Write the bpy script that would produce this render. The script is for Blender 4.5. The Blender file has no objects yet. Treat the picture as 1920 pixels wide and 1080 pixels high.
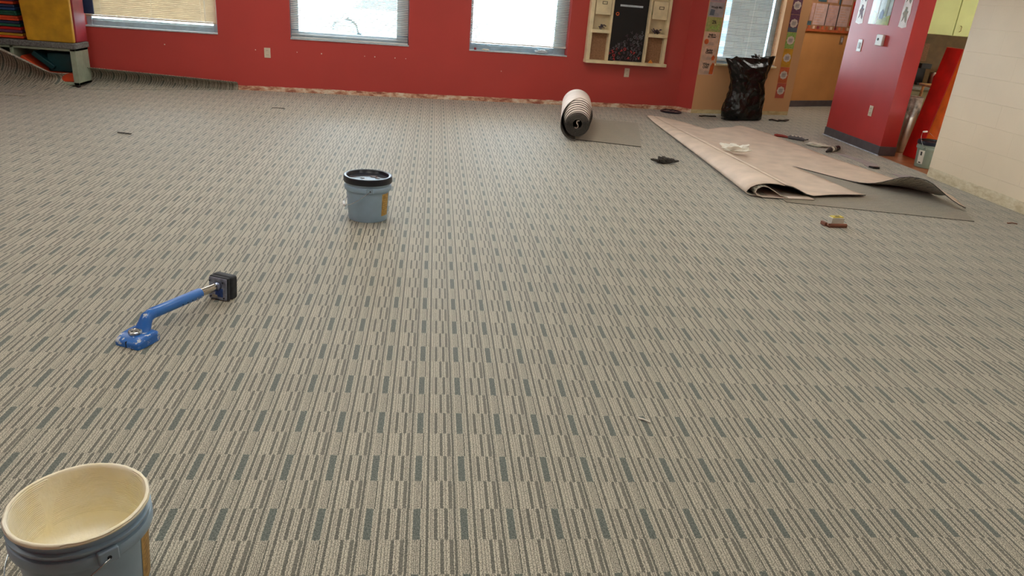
import bpy, bmesh, math, random
from math import sin, cos, pi, radians
from mathutils import Vector, Matrix, noise
from mathutils.geometry import delaunay_2d_cdt
random.seed(7)
S = bpy.context.scene
COL = S.collection
R = radians

# ------------------------------------------------------------------ materials
def lin(c):
    return tuple(((v/255)/12.92 if v/255 <= .04045 else ((v/255+.055)/1.055)**2.4) for v in c)
def rgba(c): return (*lin(c), 1)

class NT:
    def __init__(s, name):
        s.m = bpy.data.materials.new(name); s.m.use_nodes = True
        s.t = s.m.node_tree; s.n = s.t.nodes; s.l = s.t.links
        s.b = s.n['Principled BSDF']; s.out = s.n['Material Output']
    def node(s, typ, **kw):
        o = s.n.new(typ)
        for k, v in kw.items():
            if k.startswith('i_'):
                key = k[2:]; key = int(key) if key.isdigit() else key.replace('_', ' ')
                if isinstance(v, bpy.types.NodeSocket): s.l.new(v, o.inputs[key])
                else: o.inputs[key].default_value = v
            else: setattr(o, k, v)
        return o
    def math(s, op, a, b=None, c=None, clamp=False):
        o = s.n.new('ShaderNodeMath'); o.operation = op; o.use_clamp = clamp
        for i, v in enumerate((a, b, c)):
            if v is None: continue
            if isinstance(v, bpy.types.NodeSocket): s.l.new(v, o.inputs[i])
            else: o.inputs[i].default_value = v
        return o.outputs[0]
    def mix(s, f, a, b, blend='MIX'):
        o = s.n.new('ShaderNodeMix'); o.data_type = 'RGBA'; o.blend_type = blend
        for sock, v in ((o.inputs[0], f), (o.inputs[6], a), (o.inputs[7], b)):
            if isinstance(v, bpy.types.NodeSocket): s.l.new(v, sock)
            else: sock.default_value = v
        return o.outputs[2]
    def obj(s):
        tc = s.n.new('ShaderNodeTexCoord'); return tc.outputs['Object']
    def noise(s, vec, scale, detail=2, rough=.5):
        o = s.node('ShaderNodeTexNoise', i_Scale=scale, i_Detail=detail, i_Roughness=rough)
        s.l.new(vec, o.inputs['Vector']); return o.outputs[0]
    def ramp(s, f, stops, interp='LINEAR'):
        o = s.n.new('ShaderNodeValToRGB'); o.color_ramp.interpolation = interp
        e = o.color_ramp.elements
        while len(e) > 1: e.remove(e[-1])
        e[0].position = stops[0][0]; e[0].color = stops[0][1]
        for p, c in stops[1:]:
            k = e.new(p); k.color = c
        s.l.new(f, o.inputs[0]); return o.outputs[0]
    def bump(s, h, strength, dist=.01):
        o = s.node('ShaderNodeBump', i_Strength=strength, i_Distance=dist, i_Height=h)
        s.l.new(o.outputs[0], s.b.inputs['Normal'])
    def col(s, v):
        if isinstance(v, bpy.types.NodeSocket): s.l.new(v, s.b.inputs['Base Color'])
        else: s.b.inputs['Base Color'].default_value = v

def mat(name, c, rough=.5, metal=0, var=.06, vscale=12, bump=0, bscale=120, bdist=.002, spec=.5, c2=None, emit=0, sheen=0):
    t = NT(name)
    o = t.obj()
    n = t.noise(o, vscale, 3)
    if c2 is None:
        lo = tuple(max(0, v*(1-var*2)) for v in c); hi = tuple(min(255, v*(1+var)) for v in c)
    else: lo, hi = c, c2
    t.col(t.ramp(n, [(.3, rgba(lo)), (.7, rgba(hi))]))
    t.b.inputs['Roughness'].default_value = rough
    t.b.inputs['Metallic'].default_value = metal
    t.b.inputs['Specular IOR Level'].default_value = spec
    if sheen:
        t.b.inputs['Sheen Weight'].default_value = sheen
    if bump:
        t.bump(t.noise(o, bscale, 3), bump, bdist)
    if emit:
        t.b.inputs['Emission Color'].default_value = rgba(c)
        t.b.inputs['Emission Strength'].default_value = emit
    return t.m

P_, Q_, X0_, Y0_ = .13794, .26422, -.0026, 1.7095
def carpet_mat(name, rot=0., plain=False):
    t = NT(name)
    o = t.obj()
    if rot:
        mp = t.node('ShaderNodeMapping'); mp.inputs['Rotation'].default_value = (0, 0, rot)
        t.l.new(o, mp.inputs[0]); o2 = mp.outputs[0]
    else: o2 = o
    sp = t.node('ShaderNodeSeparateXYZ'); t.l.new(o2, sp.inputs[0])
    x, y = sp.outputs[0], sp.outputs[1]
    # yarn wobble
    wob = t.math('MULTIPLY', t.math('SUBTRACT', t.noise(o2, 150, 2), .5), .0060)
    xw = t.math('ADD', x, wob)
    yw = t.math('ADD', y, t.math('MULTIPLY', t.math('SUBTRACT', t.noise(o2, 130, 1), .5), .012))
    u = t.math('FRACT', t.math('DIVIDE', t.math('SUBTRACT', xw, X0_ - P_*.12 - P_*50), P_))
    v = t.math('FRACT', t.math('DIVIDE', t.math('SUBTRACT', yw, Y0_ - Q_*.25 - Q_*60), Q_))
    L, M, D, G = (.0, .45, .93, 1.)
    g = lambda q: (q, q, q, 1)
    sh = .12
    def stops(lst):   # (start, value) relative to block centre at 0
        r = []
        for a, val in lst: r.append(((a+sh), g(val)))
        return r
    A = stops([(-.12, .15), (-.11, L), (-.078, G), (.078, L), (.10, .50), (.112, L), (.13, .64), (.145, L), (.19, D), (.25, L), (.28, .66), (.30, L), (.315, .58), (.33, L), (.362, D), (.435, L), (.47, .58), (.49, L), (.525, .58), (.545, L),
               (.58, D), (.655, L), (.69, .72), (.71, L), (.73, .64), (.75, L), (.778, D), (.83, L), (.85, .66), (.87, L)])
    B = stops([(-.12, L), (-.075, .70), (-.06, L), (-.035, .70), (-.02, L), (.0, .70), (.018, L), (.04, .70), (.055, L), (.075, .9), (.11, L), (.145, .64), (.16, L), (.19, D), (.25, L), (.31, .64), (.33, L), (.38, .58), (.40, L), (.44, .58), (.455, L),
               (.49, .92), (.56, L), (.6, .64), (.62, L), (.68, .84), (.76, L), (.785, D), (.84, L), (.86, .64), (.875, L)])
    ra = t.ramp(u, A, 'CONSTANT'); rb = t.ramp(u, B, 'CONSTANT')
    row = t.math('GREATER_THAN', v, .5)
    k = t.mix(row, ra, rb)
    bw = t.node('ShaderNodeRGBToBW'); t.l.new(k, bw.inputs[0]); kk = bw.outputs[0]
    # heather speckle
    sp1 = t.noise(o2, 300, 2, .7); sp2 = t.noise(o2, 190, 2, .6)
    light = t.ramp(sp1, [(.38, rgba((84, 78, 64))), (.46, rgba((172, 164, 144))), (.56, rgba((216, 210, 190)))])
    dark = t.ramp(sp2, [(.38, rgba((60, 60, 52))), (.62, rgba((112, 110, 98)))])
    blk = t.ramp(sp2, [(.38, rgba((70, 78, 72))), (.62, rgba((116, 122, 112)))])
    isblk = t.math('GREATER_THAN', kk, .95)
    dk = t.mix(isblk, dark, blk)
    if plain:
        kk = t.math('MULTIPLY', kk, .55)
        light = t.ramp(sp1, [(.36, rgba((104, 96, 78))), (.47, rgba((146, 136, 114))), (.6, rgba((168, 158, 136)))])
    c = t.mix(kk, light, dk)
    big = t.noise(o, .9, 3)
    c = t.mix(.25, c, t.mix(1., c, t.ramp(big, [(.35, (.72, .72, .72, 1)), (.65, (1, 1, 1, 1))]), 'MULTIPLY'))
    t.col(c)
    t.b.inputs['Roughness'].default_value = .6
    t.b.inputs['Specular IOR Level'].default_value = .3
    t.b.inputs['Sheen Weight'].default_value = .35; t.b.inputs['Sheen Roughness'].default_value = .45
    h = t.math('SUBTRACT', t.noise(o2, 380, 2, .6), t.math('MULTIPLY', kk, .35))
    t.bump(h, .35, .004)
    return t.m

def wall_paint(name, c, band, rough=.45, base=.05, amp=.045, slope=0., c2=None, blocks=False):
    t = NT(name)
    o = t.obj()
    sp = t.node('ShaderNodeSeparateXYZ'); t.l.new(o, sp.inputs[0]); x, z = sp.outputs[0], sp.outputs[2]
    n = t.noise(o, 1.3, 4)
    paint = t.ramp(n, [(.3, rgba(tuple(v*.95 for v in c))), (.7, rgba(c))])
    st = t.node('ShaderNodeMapping'); st.inputs['Scale'].default_value = (1, 1, 2.2); t.l.new(o, st.inputs[0])
    edge = t.math('ADD', t.math('MULTIPLY', t.noise(st.outputs[0], 6, 5, .65), amp), base - amp*.5)
    if slope: edge = t.math('ADD', edge, t.math('MULTIPLY', x, slope))
    m = t.math('LESS_THAN', z, edge)
    n2 = t.noise(st.outputs[0], 7, 5, .7)
    raw = t.ramp(n2, [(.38, rgba(band[0])), (.5, rgba(band[1])), (.62, rgba(band[2]))])
    c_ = t.mix(m, paint, raw)
    t.col(c_)
    rn = t.math('ADD', t.math('MULTIPLY', m, .3), rough)
    t.l.new(rn, t.b.inputs['Roughness'])
    h = t.noise(o, 160, 2)
    if blocks:
        mp = t.node('ShaderNodeMapping'); mp.inputs['Rotation'].default_value = (R(-90), 0, 0)
        mp.inputs['Location'].default_value = (.07, .0, .0)
        cb = t.node('ShaderNodeCombineXYZ'); t.l.new(x, cb.inputs[0]); t.l.new(z, cb.inputs[1])
        br = t.node('ShaderNodeTexBrick', i_Scale=1., i_Mortar_Size=.0035, i_Mortar_Smooth=.6, i_Brick_Width=.48, i_Row_Height=.2065)
        br.offset = .5; t.l.new(cb.outputs[0], br.inputs[0])
        h = t.math('SUBTRACT', t.math('MULTIPLY', t.noise(o, 55, 4, .65), .55), t.math('MULTIPLY', br.outputs['Fac'], .9))
        t.bump(h, .55, .005)
    else: t.bump(h, .12, .002)
    return t.m

M = {}
M['carpet'] = carpet_mat('striped_carpet')
M['carpet_turned'] = carpet_mat('striped_carpet_turned', rot=R(78), plain=True)
M['red'] = wall_paint('red_wall_paint', (188, 66, 60), [(150, 84, 66), (205, 160, 130), (226, 212, 190)], .38, .058, .03)
M['red_clean'] = mat('red_pillar_paint', (184, 56, 54), .44, spec=.4, var=.03, vscale=2, bump=.1, bscale=150)
M['tan'] = wall_paint('tan_wall_paint', (230, 178, 128), [(205, 180, 132), (220, 200, 150), (228, 210, 165)], .5, .055, .02)
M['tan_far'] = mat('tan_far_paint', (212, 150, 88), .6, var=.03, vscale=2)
M['block'] = wall_paint('cream_block_paint', (238, 222, 194), [(196, 180, 146), (214, 200, 168), (226, 216, 190)], .45, .1, .02, blocks=True)
M['cream_plain'] = mat('cream_wall_paint', (216, 200, 172), .6, var=.03, vscale=2)
M['ceiling'] = mat('white_ceiling_tile', (226, 224, 216), .8, var=.03, bump=.2)
M['vinyl'] = mat('terracotta_vinyl', (176, 112, 74), .35, var=.1, vscale=6)
M['alu'] = mat('grey_blue_aluminium', (170, 190, 204), .35, .5, var=.04)
M['sill'] = mat('pale_sill', (186, 196, 204), .45, var=.05, vscale=20)
M['blind'] = mat('ivory_blind', (204, 188, 162), .5, var=.02)
M['blind_w'] = mat('white_blind', (222, 224, 220), .5, var=.02)
M['cove'] = mat('grey_rubber_cove', (88, 82, 86), .4, var=.05)
M['pale_line'] = mat('blue_white_line', (206, 212, 228), .4, var=.1, vscale=30)
M['pail'] = mat('grey_blue_pail_plastic', (152, 178, 198), .32, var=.03, vscale=8)
M['pail_green'] = mat('grey_green_pail_plastic', (128, 140, 126), .4, var=.03, vscale=8)
M['lid'] = mat('black_lid_plastic', (18, 22, 36), .34, var=.2, vscale=9)
M['label'] = mat('yellow_label', (196, 158, 84), .5, var=.1, vscale=60)
M['label_w'] = mat('white_label', (214, 210, 196), .5, var=.05)
M['ink'] = mat('dark_ink', (48, 44, 42), .6)
M['wire'] = mat('steel_wire', (196, 200, 204), .25, 1)
M['grip'] = mat('white_plastic_grip', (232, 232, 228), .4)
M['adhesive'] = None
M['blue'] = None
M['chrome'] = mat('chrome', (205, 198, 188), .14, 1, var=.03)
M['rubber'] = mat('black_rubber_pad', (38, 42, 48), .6, var=.15, vscale=40)
M['plate'] = mat('brushed_plate', (150, 158, 178), .3, .8, var=.15, vscale=30)
M['foam'] = mat('bonded_blue_foam', (40, 66, 120), .8, var=.3, vscale=30)
M['dial'] = mat('silver_dial', (190, 190, 186), .3, .8, var=.25, vscale=90)
M['hole'] = mat('dark_hole', (14, 18, 30), .7)
M['backing'] = mat('pinkish_carpet_backing', (222, 203, 186), .75, var=.03, vscale=5, bump=.25, bscale=400, bdist=.001, spec=.3)
M['backing_w'] = mat('pale_carpet_backing', (230, 214, 202), .7, var=.03, vscale=5, bump=.25, bscale=400, bdist=.001, spec=.3)
M['pile_dark'] = carpet_mat('carpet_pile_underside', rot=R(0))
M['pile_edge'] = mat('cut_carpet_edge', (70, 66, 62), .9, var=.2, vscale=80)
M['pile_grey'] = mat('grey_pile', (98, 94, 88), .95, var=.25, vscale=120, bump=.4, bscale=500)
M['bag'] = mat('black_bin_bag', (10, 11, 10), .26, var=.2, vscale=10, bump=.5, bscale=26, bdist=.02)
M['cream'] = mat('cream_painted_wood', (228, 212, 172), .45, var=.04, vscale=8)
M['cream_in'] = mat('cream_inner_panel', (208, 190, 152), .5, var=.04, vscale=8)
M['cork'] = mat('brown_cork', (132, 96, 68), .85, c2=(158, 118, 86), vscale=60)
M['board'] = mat('black_magnet_board', (9, 9, 12), .6, var=.1)
M['bronze'] = mat('bronze_card_holder', (96, 82, 62), .4, .7)
M['let_red'] = mat('red_magnet_plastic', (190, 52, 56), .4)
M['let_grey'] = mat('grey_magnet_plastic', (92, 92, 100), .4)
M['let_purple'] = mat('dull_purple_magnet_plastic', (70, 52, 66), .4)
M['orange'] = mat('orange_paper', (236, 150, 60), .6)
M['green'] = mat('green_paper', (66, 120, 70), .6)
M['white'] = mat('white_plastic', (232, 230, 226), .35, var=.02)
M['almond'] = mat('almond_plastic', (214, 200, 178), .4, var=.02)
M['paper'] = mat('crumpled_white_paper', (236, 228, 212), .7, var=.04)
def vin(n, c): M[n] = mat(n, c, .4, var=.07, vscale=6, bump=.08, bscale=30)
vin('yellow_vinyl', (204, 156, 42)); vin('red_vinyl', (172, 34, 40)); vin('maroon_vinyl', (150, 46, 56)); vin('navy_vinyl', (36, 56, 92)); vin('green_vinyl', (28, 96, 76))
vin('orange_vinyl', (226, 82, 44)); vin('purple_vinyl', (104, 58, 90)); vin('teal_vinyl', (14, 66, 72)); vin('blue_vinyl', (34, 74, 124)); vin('bright_red_vinyl', (196, 34, 28)); vin('bright_orange_vinyl', (222, 100, 26))
M['grey_top'] = mat('grey_carpeted_top', (112, 112, 110), .9, var=.15, vscale=60, bump=.3, bscale=300)
M['shelf_paint'] = mat('pale_green_shelf_paint', (156, 168, 148), .5, var=.04)
M['black_metal'] = mat('dark_metal', (30, 30, 32), .4, .6)
M['steel'] = mat('brushed_stainless', (176, 170, 158), .28, 1, var=.06)
M['liner'] = mat('clear_bin_liner', (150, 136, 124), .3, var=.2, vscale=20)
M['cabgreen'] = mat('pale_green_cupboard', (196, 204, 140), .45, var=.03, vscale=3)
M['counter'] = mat('grey_worktop', (120, 116, 100), .35, var=.1, vscale=40)
M['wood'] = mat('golden_wood', (196, 148, 84), .45, var=.12, vscale=14)
M['shaded_tan_wall'] = mat('shaded_tan_paint', (118, 92, 58), .6, var=.05)  # tan kitchen wall with its shade mixed into the colour
M['brown_cab'] = mat('olive_base_cupboard', (120, 106, 62), .5, var=.05)
M['black'] = mat('matt_black', (22, 21, 22), .5)
M['scrap'] = mat('lavender_grey_backing_scrap', (170, 160, 160), .8, var=.04)
M['concrete'] = mat('pale_concrete', (216, 216, 210), .9, var=.04, vscale=1)
M['redhandle'] = mat('dark_red_handle', (150, 44, 34), .4)
M['copper'] = mat('copper_brown_metal', (134, 84, 66), .4, .3)
M['yellow'] = mat('yellow_sticker', (222, 204, 96), .5)
M['washed_out_tyre'] = mat('washed_out_tyre', (104, 116, 122), .9)  # tyre rubber paled to imitate the wash-out by daylight
M['white_tissue'] = mat('white_tissue', (250, 248, 238), .8, var=.02)
M['grass'] = mat('pale_lawn', (150, 168, 120), .9)
M['skin_print'] = mat('warm_print', (206, 150, 120), .6)
M['pink'] = mat('pink_paper', (206, 172, 162), .7, var=.04)
M['pink2'] = mat('rose_paper', (196, 158, 150), .7, var=.05)
M['teal_paper'] = mat('teal_paper', (64, 92, 100), .7)
M['board_tan'] = mat('board_tan', (170, 122, 84), .8)
M['border'] = mat('orange_border_paper', (196, 96, 52), .6)
M['purple_paper'] = mat('purple_paper', (120, 76, 100), .7, var=.15, vscale=60)
M['slate_paper'] = mat('slate_paper', (100, 112, 128), .7)
M['green_paper'] = mat('green_dot_paper', (110, 158, 66), .7, c2=(190, 210, 120), vscale=70)
M['yellow_paper'] = mat('yellow_paper', (222, 164, 52), .7)
M['coral_paper'] = mat('coral_paper', (220, 110, 70), .7)
M['coral2_paper'] = mat('pinkish_coral_paper', (206, 96, 78), .7)
M['poster_cream'] = mat('cream_poster_paper', (228, 192, 168), .5)
M['poster_green'] = mat('green_yellow_poster_paper', (196, 186, 120), .5, c2=(140, 160, 90), vscale=30)
M['poster_blue'] = mat('greyish_blue_poster_paper', (176, 172, 176), .5)
M['poster_mauve'] = mat('mauve_poster_paper', (190, 160, 172), .5)
M['figure_orange'] = mat('orange_print', (226, 104, 50), .6)
M['cut_white'] = mat('white_cutout_card', (232, 216, 206), .4)
M['print_dark'] = mat('dark_blue_print', (54, 70, 104), .6, c2=(150, 96, 84), vscale=40)
M['print_grey'] = mat('grey_green_print', (110, 128, 116), .6, c2=(170, 140, 110), vscale=40)

# adhesive with trowel ridges
t = NT('cream_carpet_adhesive'); o = t.obj()
t.col(t.ramp(t.noise(o, 14, 3), [(.3, rgba((250, 238, 200))), (.7, rgba((252, 246, 228)))]))
t.b.inputs['Roughness'].default_value = .38
sp = t.node('ShaderNodeSeparateXYZ'); t.l.new(o, sp.inputs[0])
wz = t.math('ADD', sp.outputs[2], t.math('MULTIPLY', t.noise(o, 8, 2), .012))
h = t.math('SINE', t.math('MULTIPLY', wz, 1250))
cut = t.math('MULTIPLY', t.math('GREATER_THAN', t.noise(o, 5, 1), .38), t.math('GREATER_THAN', sp.outputs[2], .145))
t.bump(t.math('ADD', t.math('MULTIPLY', h, t.math('MULTIPLY', cut, .5)), t.noise(o, 60, 3)), .5, .003)
M['adhesive'] = t.m
# worn blue enamel
t = NT('worn_blue_enamel'); o = t.obj()
f = t.ramp(t.noise(o, 26, 4, .6), [(.585, (0, 0, 0, 1)), (.61, (1, 1, 1, 1))])
t.col(t.mix(f, rgba((44, 108, 188)), rgba((196, 204, 212))))
t.b.inputs['Roughness'].default_value = .3
M['blue'] = t.m
t = NT('blue_enamel'); o = t.obj()
t.col(t.ramp(t.noise(o, 9, 2), [(.3, rgba((40, 104, 184))), (.7, rgba((54, 120, 198)))])); t.b.inputs['Roughness'].default_value = .28
M['blue_clean'] = t.m
# glass
t = NT('window_glass')
tr = t.node('ShaderNodeBsdfTransparent'); tr.inputs[0].default_value = (.93, .97, .98, 1)
gl = t.node('ShaderNodeBsdfGlossy', i_Roughness=.02)
mx = t.node('ShaderNodeMixShader'); mx.inputs[0].default_value = .05
t.l.new(tr.outputs[0], mx.inputs[1]); t.l.new(gl.outputs[0], mx.inputs[2]); t.l.new(mx.outputs[0], t.out.inputs[0])
M['glass'] = t.m
# split-face stone outside
t = NT('pale_split_stone'); o = t.obj()
sp = t.node('ShaderNodeSeparateXYZ'); t.l.new(o, sp.inputs[0]); cb = t.node('ShaderNodeCombineXYZ')
t.l.new(sp.outputs[0], cb.inputs[0]); t.l.new(sp.outputs[2], cb.inputs[1])
br = t.node('ShaderNodeTexBrick', i_Scale=1., i_Mortar_Size=.008, i_Brick_Width=.4, i_Row_Height=.12)
br.inputs['Color1'].default_value = rgba((96, 112, 124)); br.inputs['Color2'].default_value = rgba((116, 132, 142)); br.inputs['Mortar'].default_value = rgba((84, 98, 110))
t.l.new(cb.outputs[0], br.inputs[0]); t.col(br.outputs[0]); t.b.inputs['Roughness'].default_value = .9
M['stone'] = t.m
t = NT('lit_diffuser'); t.b.inputs['Base Color'].default_value = (.9, .9, .9, 1)
t.b.inputs['Emission Color'].default_value = (1., .965, .895, 1); t.b.inputs['Emission Strength'].default_value = 13
M['diffuser'] = t.m
t = NT('dim_diffuser'); t.b.inputs['Base Color'].default_value = (.9, .9, .9, 1)
t.b.inputs['Emission Color'].default_value = (1., .9, .74, 1); t.b.inputs['Emission Strength'].default_value = 6
M['dim_diffuser'] = t.m

# ------------------------------------------------------------------ mesh helpers
class MB:
    def __init__(s): s.b = bmesh.new()
    def box(s, lo, hi, mi=0, rot=None, piv=None):
        x0, y0, z0 = lo; x1, y1, z1 = hi
        vs = [s.b.verts.new(p) for p in [(x0,y0,z0),(x1,y0,z0),(x1,y1,z0),(x0,y1,z0),(x0,y0,z1),(x1,y0,z1),(x1,y1,z1),(x0,y1,z1)]]
        if rot:
            c = Vector(piv if piv else ((x0+x1)/2, (y0+y1)/2, (z0+z1)/2))
            for v in vs: v.co = rot @ (v.co-c) + c
        for f in [(0,3,2,1),(4,5,6,7),(0,1,5,4),(1,2,6,5),(2,3,7,6),(3,0,4,7)]:
            s.b.faces.new([vs[i] for i in f]).material_index = mi
        return s
    def prism(s, pts, z0, z1, mi=0, mtop=None):
        a = [s.b.verts.new((p[0], p[1], z0)) for p in pts]; c = [s.b.verts.new((p[0], p[1], z1)) for p in pts]
        s.b.faces.new(a[::-1]).material_index = mi; s.b.faces.new(c).material_index = mi if mtop is None else mtop
        n = len(pts)
        for i in range(n): s.b.faces.new((a[i], a[(i+1) % n], c[(i+1) % n], c[i])).material_index = mi
        return s
    def card(s, pts, y0, y1, mi=0):      # outline in x,z extruded in y
        a = [s.b.verts.new((p[0], y0, p[1])) for p in pts]; c = [s.b.verts.new((p[0], y1, p[1])) for p in pts]
        s.b.faces.new(a).material_index = mi; s.b.faces.new(c[::-1]).material_index = mi
        n = len(pts)
        for i in range(n): s.b.faces.new((a[(i+1) % n], a[i], c[i], c[(i+1) % n])).material_index = mi
        return s
    def lathe(s, prof, seg=48, c=(0, 0, 0), mi=0, wob=0):
        rings = []
        for r, z in prof:
            if r < 1e-6: rings.append([s.b.verts.new((c[0], c[1], c[2]+z))])
            else:
                rings.append([s.b.verts.new((c[0]+r*cos(2*pi*i/seg), c[1]+r*sin(2*pi*i/seg), c[2]+z+(wob*noise.noise((cos(2*pi*i/seg)*4, sin(2*pi*i/seg)*4, z*30)) if wob else 0))) for i in range(seg)])
        for a, b in zip(rings, rings[1:]):
            for i in range(seg):
                j = (i+1) % seg
                if len(a) == 1 and len(b) == 1: continue
                if len(a) == 1: f = (a[0], b[j], b[i])
                elif len(b) == 1: f = (a[i], a[j], b[0])
                else: f = (a[i], a[j], b[j], b[i])
                s.b.faces.new(f).material_index = mi
        return s
    def tube(s, pts, r, seg=10, cap=True, mi=0):
        pts = [Vector(p) for p in pts]; n = len(pts)
        rr = r if isinstance(r, (list, tuple)) else [r]*n
        rings = []; up = None
        for i, p in enumerate(pts):
            d = (pts[min(i+1, n-1)] - pts[max(i-1, 0)]).normalized()
            if up is None:
                up = Vector((0, 0, 1)) if abs(d.z) < .9 else Vector((1, 0, 0))
            a = d.cross(up).normalized(); up = a.cross(d).normalized()
            rings.append([s.b.verts.new(p + (a*cos(2*pi*k/seg) + up*sin(2*pi*k/seg))*rr[i]) for k in range(seg)])
        for a, b in zip(rings, rings[1:]):
            for k in range(seg):
                s.b.faces.new((a[k], b[k], b[(k+1) % seg], a[(k+1) % seg])).material_index = mi
        if cap:
            s.b.faces.new(rings[0]).material_index = mi; s.b.faces.new(rings[-1][::-1]).material_index = mi
        return s
    def disc(s, c, r, n=16, axis='z', h=.002, rx=1., mi=0):
        pts = [(c[0]+r*rx*cos(2*pi*i/n), (c[1] if axis == 'z' else c[2])+r*sin(2*pi*i/n)) for i in range(n)]
        if axis == 'z': return s.prism(pts, c[2], c[2]+h, mi)
        return s.card(pts, c[1]-h, c[1], mi)
    def grid(s, fn, nu, nv, mi=0):
        vs = [[s.b.verts.new(fn(i/nu, j/nv)) for j in range(nv+1)] for i in range(nu+1)]
        for i in range(nu):
            for j in range(nv):
                s.b.faces.new((vs[i][j], vs[i+1][j], vs[i+1][j+1], vs[i][j+1])).material_index = mi
        return s

def obj(name, mb, mats, parent=None, smooth=None, bevel=0, loc=None, rz=None, solid=None, subd=0, fix=True):
    me = bpy.data.meshes.new(name)
    if fix: bmesh.ops.recalc_face_normals(mb.b, faces=mb.b.faces)
    mb.b.to_mesh(me); mb.b.free()
    for m in (mats if isinstance(mats, (list, tuple)) else [mats]): me.materials.append(M[m] if isinstance(m, str) else m)
    o = bpy.data.objects.new(name, me); COL.objects.link(o)
    if parent: o.parent = parent
    if loc: o.location = loc
    if rz is not None: o.rotation_euler = (0, 0, rz)
    if solid:
        md = o.modifiers.new('thick', 'SOLIDIFY'); md.thickness = solid[0]; md.offset = solid[1]
        if len(solid) > 2: md.material_offset = solid[2]; md.material_offset_rim = solid[3]
    if bevel:
        md = o.modifiers.new('bevel', 'BEVEL'); md.width = bevel; md.segments = 3; md.limit_method = 'ANGLE'; md.angle_limit = R(40)
    if subd:
        md = o.modifiers.new('sub', 'SUBSURF'); md.levels = subd; md.render_levels = subd
    if smooth is not None:
        for p in me.polygons: p.use_smooth = True
        if smooth < 180:
            try: me.set_sharp_from_angle(angle=R(smooth))
            except Exception: pass
    return o
def tag(o, label, cat, group=None, kind=None):
    o['label'] = label; o['category'] = cat
    if group: o['group'] = group
    if kind: o['kind'] = kind
    return o
def thing(name, label, cat, loc=(0, 0, 0), rz=0, group=None):
    o = bpy.data.objects.new(name, None); COL.objects.link(o); o.empty_display_size = .05
    o.location = loc; o.rotation_euler = (0, 0, rz)
    return tag(o, label, cat, group)
def struct(o):
    if not o.parent: o['kind'] = 'structure'
    return o
def text(body, size, loc, m, parent, name='lettering', ext=.0008, align='CENTER', bold=0.0, rot=0.):
    cu = bpy.data.curves.new(name, 'FONT'); cu.body = body; cu.size = size; cu.extrude = ext; cu.align_x = align; cu.align_y = 'CENTER'; cu.offset = bold
    cu.space_line = .8
    cu.materials.append(M[m])
    tmp = bpy.data.objects.new('tmp', cu)
    me = bpy.data.meshes.new_from_object(tmp); me.name = name
    bpy.data.objects.remove(tmp); bpy.data.curves.remove(cu)
    if not me.materials: me.materials.append(M[m])
    o = bpy.data.objects.new(name, me); COL.objects.link(o)
    if parent: o.parent = parent
    o.location = loc; o.rotation_euler = (R(90), rot, 0)
    return o

# ------------------------------------------------------------------ layout constants
AL = math.atan(.13)
W0 = Vector((-.043, 10.14, 0)); WA = Vector((cos(AL), sin(AL), 0)); WN = Vector((-sin(AL), cos(AL), 0))
def wp(s, y=0, z=0): return W0 + WA*s + WN*y + Vector((0, 0, z))
C1 = Vector((3.527, 10.604, 0)); C2 = Vector((3.70, 10.417, 0)); C3 = Vector((5.379, 10.871, 0))
TB = math.atan2(C3.y-C2.y, C3.x-C2.x); TL = (C3-C2).length
ZC = 2.75

def wall_with_holes(x0, x1, holes, thick, mb=None, ztop=ZC):
    mb = mb or MB()
    xs = x0
    for (a, b, z0, z1) in sorted(holes):
        mb.box((xs, 0, 0), (a, thick, ztop)); mb.box((a, 0, 0), (b, thick, z0)); mb.box((a, 0, z1), (b, thick, ztop)); xs = b
    mb.box((xs, 0, 0), (x1, thick, ztop))
    return mb

# ------------------------------------------------------------------ setting
struct(obj('floor', MB().box((-6.4, -2.6, -.1), (5.15, 14.4, 0)).box((5.15, 9.2, -.1), (9.5, 14.4, 0)), 'carpet'))
struct(obj('floor_kitchen', MB().box((5.15, 6.5, -.1), (9.5, 9.2, -.002)), 'vinyl'))
struct(obj('ceiling', MB().box((-6.6, -2.8, ZC), (9.5, 14.4, ZC+.1)), 'ceiling'))
Z1 = 2.0
HOLES = [(-4.11, -2.63, .655, Z1), (-1.775, -.295, .655, Z1), (.505, 1.865, .652, Z1)]
wb = obj('wall_back', wall_with_holes(-6.6, 3.72, HOLES, .2), 'red', loc=W0, rz=AL); struct(wb)
# short return and tan bay wall
d = C2-C1; L1 = d.length
wr = obj('wall_return', MB().box((-.03, 0, 0), (L1, .16, ZC)), 'red', loc=C1, rz=math.atan2(d.y, d.x)); struct(wr)
TH = [(.285, 1.30, .70, Z1)]
wt = obj('wall_bay', wall_with_holes(0, TL, TH, .2), 'tan', loc=C2, rz=TB); struct(wt)
wf = obj('wall_far', MB().box((-.30, 0, 0), (3.2, .12, ZC)), 'tan_far', loc=(5.907, 11.928, 0), rz=math.atan2(.479, 1.009)); struct(wf)
bf = obj('far_shadow_strip', MB().box((-.30, -.012, 0), (3.2, 0, .10)), 'cove', loc=(5.907, 11.928, 0), rz=math.atan2(.479, 1.009)); struct(bf)  # dark strip standing in for the shadow under the far wall
dd_ = Vector((5.60, 11.82, 0))-Vector((5.36, 11.02, 0))
struct(obj('wall_corridor_side', MB().box((-.02, 0, 0), (dd_.length, .1, ZC)), 'tan_far', loc=(5.36, 11.02, 0), rz=math.atan2(dd_.y, dd_.x)))
rw = obj('wall_right', MB().box((-6.963, 0, 0), (2.6, .2, ZC)), 'block', loc=(5.08, 0, 0), rz=R(-90)); struct(rw)
struct(obj('wall_left', MB().box((-6.6, -2.6, 0), (-6.4, 9.6, ZC)), 'red_clean'))
struct(obj('wall_rear', MB().box((-6.6, -2.8, 0), (5.3, -2.6, ZC)), 'red_clean'))
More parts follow.
